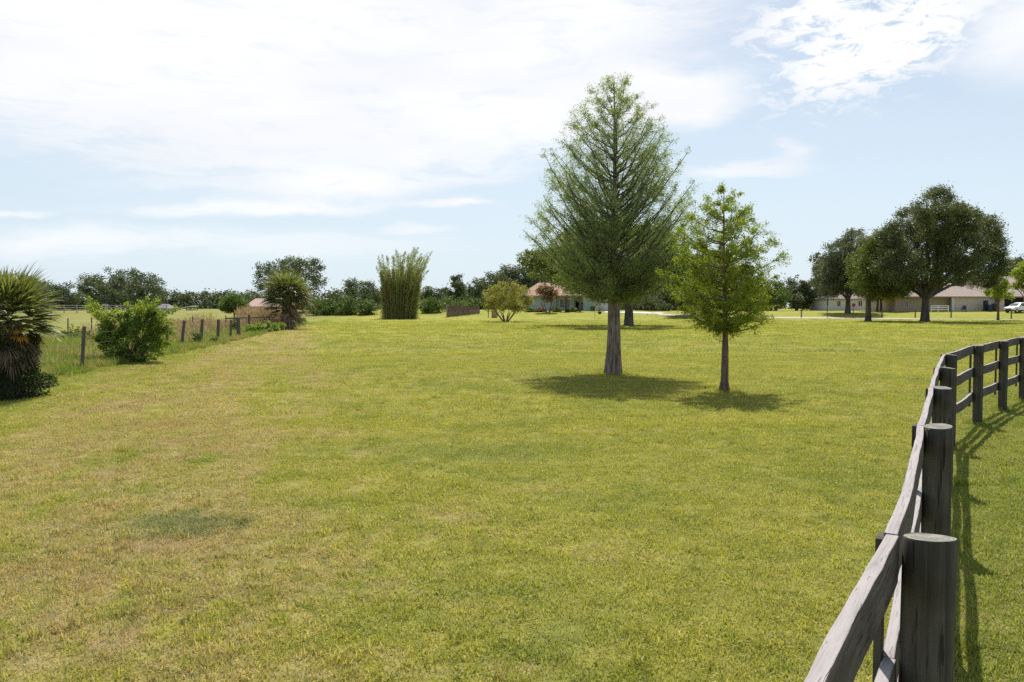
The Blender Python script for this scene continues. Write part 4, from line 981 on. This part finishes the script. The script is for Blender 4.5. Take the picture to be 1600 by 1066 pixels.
# tan house on the right
h = House('tan_house', 'long tan stucco house with a pale brown shingle roof behind the biggest oak', 1398, 140); r = h.root; X, Z = h.X, h.Z; ev = Z(463.5)
MB().box(X(1398), X(1484), 0, 12, -.7, ev).build('wall', M_tan, r)
MB().box(X(1484) + .003, X(1538), -1.2, 12, -.7, ev).box(X(1554), X(1562), -1.2, 0, -.7, ev).build('wall', M_cream, r)
MB().box(X(1538) + .003, X(1640), 0, 12, -.7, ev).build('garage_wall', M_cream, r)
mb = MB(); hip(mb, X(1398), X(1540), -1.2, 12, ev, Z(436) - ev, hipx=X(1452) - X(1398)); mb.build('roof', M_shingle, r)
mb = MB(); hip(mb, X(1546), X(1642), -1.2, 14, ev + .02, Z(430) - ev, hipx=X(1572) - X(1546)); mb.build('roof', M_shingle, r)
window(r, X(1413), X(1419), Z(481), Z(469), 0); MB().box(X(1539.5), X(1553), -.06, -.003, 0, Z(467)).build('garage_door', M_white, r)
MB().box(X(1563), X(1598), -.08, -.003, -.05, Z(465.5)).build('garage_opening', M_dark, r); MB().box(X(1484) - .4, X(1484), -1.3, -.9, -.5, ev).build('column', M_wht, r)
MB().box(X(1529), X(1535), 3.0, 4.2, ev, Z(437.5)).build('chimney', M_cream, r)
# white house
h = House('white_house', 'low white house with a brown roof behind the right hand oaks', 1294, 158); r = h.root; X, Z = h.X, h.Z; ev = Z(467)
MB().box(X(1294), X(1402), 0, 10, -.8, ev).build('wall', M_wht, r); mb = MB(); hip(mb, X(1294), X(1402), 0, 10, ev, Z(455) - ev); mb.build('roof', M_shing2, r)
window(r, X(1307), X(1313), Z(479), Z(470), 0); window(r, X(1340), X(1347), Z(479), Z(470), 0); MB().box(X(1374), X(1392), -.06, -.003, -.1, Z(469)).build('garage_door', M_white, r)
# pink roofed house at left
h = House('pink_roof_house', 'small house with a dull pink roof left of the cabbage palm', 388, 120); r = h.root; X, Z = h.X, h.Z; ev = Z(479)
MB().box(X(390), X(434), 0, 8, -.6, ev).build('wall', M_tan, r); mb = MB(); hip(mb, X(388), X(440), 0, 8, ev, Z(466) - ev, hipx=.3); mb.build('roof', M_pink, r); window(r, X(398), X(404), Z(487), Z(481), 0)
# open shed with white metal roof, and its neighbours far left
h = House('open_shed', 'open shed with a thin tilted white metal roof on the left horizon', 290, 175, 'shed'); r = h.root; X, Z = h.X, h.Z
MB().prism([(X(280), 0, Z(482.5)), (X(299), 0, Z(479)), (X(299), 0, Z(478)), (X(280), 0, Z(481.5))], (0, 4, 0)).build('roof', M_white, r)
for px in (281, 298):
    for y in (.2, 3.8): MB().box(X(px) - .08, X(px) + .08, y - .08, y + .08, -.3, Z(481) - .05).build('post', M_post, r)
MB().box(X(284), X(297), 2.5, 3.6, -.2, Z(484)).build('stack', M_dark, r)
h = House('low_hoop_shed', 'low grey rounded hoop shed on the left horizon', 288, 150, 'shed'); r = h.root; X, Z = h.X, h.Z; M_grey = plain('grey_sheet', (.36, .33, .36), .7)
arc = [(X(275) + (X(303) - X(275)) * (1 - math.cos(a)) / 2, 0, Z(487) * math.sin(a)) for a in [math.pi * k / 14 for k in range(15)]]
MB().prism([(a[0], 0, max(a[2], -.3)) for a in arc], (0, 5, 0)).build('cover', M_grey, r); MB().box(X(284), X(292), -.02, -.003, -.1, Z(490)).build('door', M_wht, r)
h = House('grey_shed', 'grey gabled shed roof peeking over the leafy bush', 252, 150, 'shed'); r = h.root; X, Z = h.X, h.Z; M_grey = plain('dull_sheet', (.17, .16, .17), .8)
MB().box(X(242), X(262), 0, 4, -.2, Z(482)).build('wall', M_wht, r); mb = MB(); hip(mb, X(242), X(262), 0, 4, Z(482), Z(475) - Z(482), .3, 1.0); mb.build('roof', M_grey, r)
h = House('white_canopy', 'small white flat canopy under the round bright green tree', 376, 125, 'canopy'); r = h.root; X, Z = h.X, h.Z
MB().box(X(368), X(388), 0, 3, Z(482), Z(480.5)).build('roof', M_white, r)
for px in (369, 387): MB().box(X(px) - .05, X(px) + .05, .2, .3, -.3, Z(482) - .003).build('post', M_post, r)

# far rail fence at left
def board_fence(name, label, P, hgtm, mat, h2=1.2, gapb=0.0, board=.14, post_mat=None):
    root = empty(name, P[0], label, 'fence'); o0 = P[0]; pm = MB(); bm_ = MB(); rg = np.random.default_rng(3)
    for i, p in enumerate(P): MB().box(-.07, .07, -.07, .07, -.2, hgtm + (h2 - hgtm) * i / (len(P) - 1) + .12).build('post', post_mat or mat, root).location = p - o0
    for ii, (a, b) in enumerate(zip(P[:-1], P[1:])):
        L = (b - a).length; n = int(L / (board + gapb)); hb = hgtm + (h2 - hgtm) * (ii + .5) / (len(P) - 1); t = (b - a) / L; ang = math.atan2(t.y, t.x)
        for k in range(n):
            q = a + t * (k + .5) * L / n; bm_.box(-board / 2, board / 2, -.012, .012, .02, hb * rg.uniform(.93, 1.05), Matrix.Translation(q + Vector((t.y, -t.x, 0)) * .09) @ Matrix.Rotation(ang, 4, 'Z'))
    bm_.build('boards', mat, root, world=True); return root
M_redwood = wood_mat('brown_board_wood', (.13, .085, .08), (.25, .175, .165), 'Z', 3)
A = at(698, 495.8); B = at(749, 490.2)
board_fence('board_fence', 'short run of brown vertical board fence beside the bamboo', [A, A.lerp(B, .33), A.lerp(B, .66), B], 1.85, M_redwood, 1.15, .035, .15, plain('pale_post', (.42, .38, .34), .8))
def rail_fence(name, label, P, hz, mat, hp=1.3, r=.05):
    root = empty(name, P[0], label, 'fence'); o0 = P[0]; rl = MB()
    for p in P: MB().box(-r, r, -r, r, -.2, hp).build('post', mat, root).location = p - o0
    for a, b in zip(P[:-1], P[1:]):
        for z in hz: rl.tube([a + Vector((0, 0, z)), b + Vector((0, 0, z))], [r * .8] * 2, 6)
    rl.build('rails', mat, root, world=True); return root
rail_fence('rail_fence', 'long low grey rail fence in front of the left skyline trees', [ground(p, 135) for p in range(60, 261, 20)], (.5, .9, 1.25), plain('grey_rail', (.30, .28, .28), .8), 1.4, .06)
rail_fence('vinyl_fence', 'short white vinyl rail fence in front of the tan house', [ground(p, 136) for p in (1455, 1466, 1482)], (.4, .75, 1.05), M_white, 1.15, .06)
# posts along the gravel drive
for i, (px, lb) in enumerate([(1252, 'dark wooden post beside the drive, leftmost of the row'), (1378, 'short dark post just right of the yellowish oak trunk'), (1430, 'short dark post just left of the biggest oak trunk'),
                              (1486, 'short dark post right of the biggest oak trunk'), (1580, 'short dark post in front of the white car')]):
    g = at(px, 496.6 if px < 1500 else 498.4); o = MB().tube([Vector((0, 0, -.15)), Vector((0, 0, .62)), Vector((.01, 0, 1.22)), Vector((.01, 0, 1.25))], [.10, .095, .09, .07], 10).build('drive_post', M_post)
    o.location = g; tag(o, lb, 'post', 'posts along the gravel drive')
g = at(1292.5, 497); rt = empty('sign_pole', g, 'tall dark green pole with a thin street sign blade beside the drive', 'sign'); M_gr = plain('green_paint', (.015, .09, .06), .5)
MB().tube([Vector((0, 0, -.1)), Vector((0, 0, 3.2))], [.06, .06], 8).build('pole', M_post, rt); MB().box(-.10, .10, -.09, -.065, 1.9, 3.25).build('sign_panel', M_gr, rt)
g = at(1333, 497); rt = empty('round_sign', g, 'dark red octagonal sign facing away on a post', 'sign')
MB().tube([Vector((0, 0, -.1)), Vector((0, 0, 2.25))], [.06, .06], 8).build('pole', M_post, rt)
MB().prism([(.30 * math.cos(math.pi / 8 + k * math.pi / 4), -.1, 2.0 + .30 * math.sin(math.pi / 8 + k * math.pi / 4)) for k in range(8)], (0, .02, 0)).build('sign_panel', plain('dark_red_paint', (.22, .03, .05), .5), rt)
# things near the olive shrub and house
g = at(763, 496.5); o = MB().box(-.06, .06, -.06, .06, -.1, 1.25).box(.5, .62, -.06, .06, -.1, 1.2).box(.06, .5, -.03, .03, .95, 1.05).build('garden_trellis', M_post); o.location = g; tag(o, 'thin dark wooden frame standing left of the olive shrub stems', 'trellis')
g = at(773, 496.7); o = MB().box(-.36, .36, -.03, .03, 0, 1.15).box(-.42, -.36, -.05, .05, -.1, 1.25).box(.36, .42, -.05, .05, -.1, 1.25).build('garden_screen', wood_mat('tan_panel_wood', (.30, .20, .09), (.45, .32, .16), 'Z', 4)); o.location = g; tag(o, 'small tan board panel behind the olive shrub stems', 'screen')
M_bin = plain('dark_plastic', (.02, .03, .03), .5)
def bin_thing(name, label, px, Y, mat, w=.62, hh=1.1, group=None):
    g = ground(px, Y); rt = empty(name, g, label, 'bin', group)
    MB().prism([(-w / 2 + .05, -w / 2, .12), (w / 2 - .05, -w / 2, .12), (w / 2, -w / 2, hh - .1), (-w / 2, -w / 2, hh - .1)], (0, w, 0)).build('body', mat, rt, bevel=.03)
    MB().prism([(-w / 2 - .03, -w / 2 - .05, hh - .097), (w / 2 + .03, -w / 2 - .05, hh - .097), (w / 2 - .02, -w / 2 - .05, hh), (-w / 2 + .02, -w / 2 - .05, hh)], (0, w + .12, 0)).build('lid', mat, rt, bevel=.02)
    for s in (-1, 1): MB().tube([Vector((s * w * .42 - .03, w / 2, .12)), Vector((s * w * .42 + .03, w / 2, .12))], [.12, .12], 12).build('wheel', M_bin, rt)
bin_thing('rubbish_bin', 'dark green bin at the corner of the terracotta roofed house', 926, 139, plain('green_plastic', (.02, .05, .035), .5), .8, .9)
bin_thing('rubbish_bin', 'tall black wheeled bin at the left of the white garage door', 1540, 137.5, M_bin, .6, 1.9)
bin_thing('rubbish_bin', 'dark blue wheeled bin in front of the white garage door', 1546, 137, plain('blue_plastic', (.02, .03, .08), .5), .75, 1.2)
bin_thing('rubbish_bin', 'black wheeled bin right of the blue bin', 1554, 137.5, M_bin, .7, 1.4)
# blue garden chair
g = ground(1506, 136.5); rt = empty('garden_chair', g, 'dark blue garden chair by the cream wall', 'chair', rz=-.7); M_bl = plain('blue_paint', (.06, .06, .13), .5)
MB().box(-.3, .3, -.35, .3, .36, .42).build('seat', M_bl, rt); MB().box(-.3, .3, -.02, .03, 0, .75, Matrix.Translation((0, .3, .38)) @ Matrix.Rotation(-.35, 4, 'X')).build('backrest', M_bl, rt)
for sx in (-1, 1):
    MB().box(sx * .33 - .04, sx * .33 + .04, -.4, .35, .6, .64).build('armrest', M_bl, rt)
    for y in (-.32, .26): MB().box(sx * .32 - .025, sx * .32 + .025, y - .03, y + .03, 0, .598).build('leg', M_bl, rt)
# hanging basket on a hook, and the pole left of it
g = at(937, 497); rt = empty('hanging_pot', g, 'small black pot hanging from a thin hooked pole left of the cypress trunk', 'pot')
MB().tube([Vector((-.75, 0, -.1)), Vector((-.75, 0, 1.5)), Vector((-.6, 0, 2.0)), Vector((-.2, 0, 2.15)), Vector((0, 0, 1.9)), Vector((0, 0, 1.1))], [.03] * 6, 6).build('hook_pole', M_post, rt)
MB().tube([Vector((0, 0, .55)), Vector((0, 0, .7)), Vector((0, 0, .95)), Vector((0, 0, .99))], [.14, .24, .30, .30], 12).build('pot', M_bin, rt)
rg = np.random.default_rng(2); V, Q = leaf_cards(rg, np.array(g) + np.array([0, 0, 1.35]) + rg.normal(0, .26, (260, 3)), .2, .3, .2); np_mesh('foliage', V, Q, get_leaf('grey'), rt)
# plants in front of the terracotta house
tree('crape_tree', 'thin multi stemmed reddish tree in front of the aqua wall', 856, 134, [(850, 452, 9, 9), (862, 458, 10, 9), (854, 466, 9, 6)], 'brown', 3.5, stems=4, per=24, clump_px=6, fill=.9, fork=474, bark=M_bark_r)
palm('yard_palm', 'small green fan palm in front of the curtained window', 884, 487.2, 452, 11, 21, 26, 6, 3, blades=14, hub_k=.74)
palm('yard_palm', 'small fan palm with orange dead fronds by the dark entry', 906, 487.2, 454, 10, 22, 20, 16, 3, blades=14, hub_k=.74)
for i, (px, lb, kd) in enumerate([(828, 'low clipped dark bush at the left corner of the aqua wall', 'hedge'), (845, 'low reddish bush under the thin reddish tree', 'brown'), (870, 'low dark bush under the curtained window', 'hedge'), (893, 'low dark bush left of the entry', 'hedge')]):
    shrub('house_bush', lb, px, 487.5, 8, 3.5, kd, clump_px=4, per=16)
shrub('shade_shrub', 'loose grey green shrub in the shade right of the mossy oak', 1025, 489, 16, 16, 'grey', clump_px=7, Y=150)
shrub('shade_shrub', 'small grey green shrub beside the shady woods, right of its larger neighbour', 1040, 489, 9, 9, 'grey', clump_px=6, Y=146)

# ------------------------------------------------------------------ vehicles
def car(name, label, px, Y, rz, paint, group=None, tall=1.0, cat='car'):
    g = ground(px, Y); rt = empty(name, g, label, cat, group, rz)     # nose towards -X
    L = 4.6; W = .92; prof = [(-2.28, .42), (-2.30, .62), (-2.22, .80), (-1.75, .95), (-1.15, 1.03), (-.45, 1.50), (.2, 1.62), (1.2, 1.60), (1.95, 1.42), (2.22, 1.02), (2.28, .70), (2.22, .40)]
    prof = [(x, z * tall) for x, z in prof]
    secs = []; ys = (-1, -.94, -.6, 0, .6, .94, 1); nv = len(prof); vs = []; fs = []
    for yy in ys:
        for (x, z) in prof:
            tum = 1 - .20 * max(0, z / tall - 1.0) / .6; e = 1 if abs(yy) < .98 else .985
            vs.append((x * (1 - .03 * yy * yy) * e, yy * W * tum, .32 + (z - .32) * (1 - .03 * (abs(yy) > .9))))
    for j in range(len(ys) - 1):
        for k in range(nv): a = j * nv + k; b = j * nv + (k + 1) % nv; fs.append((a, a + nv, b + nv, b))
    fs += [tuple(range(nv)), tuple(range(nv * (len(ys) - 1), nv * len(ys)))[::-1]]
    mb = MB().add(vs, fs, False); bd = mb.build('body', paint, rt, bevel=.04)
    for s in (-1, 1):
        def sp(x, z): return (x, s * (W * (1 - .20 * max(0, z / tall - 1) / .6) + .012), z)
        q = [(-.95, 1.08 * tall), (-.38, 1.44 * tall), (.2, 1.53 * tall), (.2, 1.05 * tall)]; q2 = [(.28, 1.05 * tall), (.28, 1.53 * tall), (1.15, 1.51 * tall), (1.75, 1.37 * tall), (1.9, 1.08 * tall)]
        for qq in (q, q2): MB().add([sp(*p) for p in qq], [tuple(range(len(qq)))]).build('side_window', M_glass, rt)
        MB().box(-2.26, -1.98, s * .80 - .09, s * .80 + .07, .66 * tall, .78 * tall).build('headlight', plain('lamp_glass', (.6, .6, .62), .2), rt)
        MB().box(-.75, -.58, s * 1.0 - .1, s * 1.0 + .06, 1.05 * tall, 1.18 * tall).build('mirror', paint, rt)
        for x in (-1.42, 1.42):
            w = MB().tube([Vector((x, s * .93, .34)), Vector((x, s * .70, .34))], [.345, .345], 20).build('wheel', M_bin, rt)
            MB().tube([Vector((x, s * .945, .34)), Vector((x, s * .90, .34))], [.22, .22], 12).build('rim', plain('rim_metal', (.45, .45, .47), .35, metal=.7), w)
    MB().add([(-1.10, -.72, 1.075 * tall), (-1.10, .72, 1.075 * tall), (-.50, .64, 1.49 * tall), (-.50, -.64, 1.49 * tall)], [(0, 1, 2, 3)]).build('windscreen', M_glass, rt)
    MB().box(-2.335, -2.27, -.5, .5, .45 * tall, .62 * tall).build('grille', M_bin, rt); return rt
M_cw = plain('white_car_paint', (.80, .80, .82), .25, .02, spec=.5)
car('white_car', 'white car parked at the right edge outside the tan house garage', 1591, 134, .35, M_cw, tall=1.05)
car('black_car', 'dark car parked before the white house garage', 1384, 150, .2, plain('black_car_paint', (.02, .02, .025), .25, spec=.5), tall=.95)
car('white_truck', 'white pickup showing over the left shoulder of the leafy bush', 174, 190, 1.25, M_cw, tall=1.25, cat='truck')
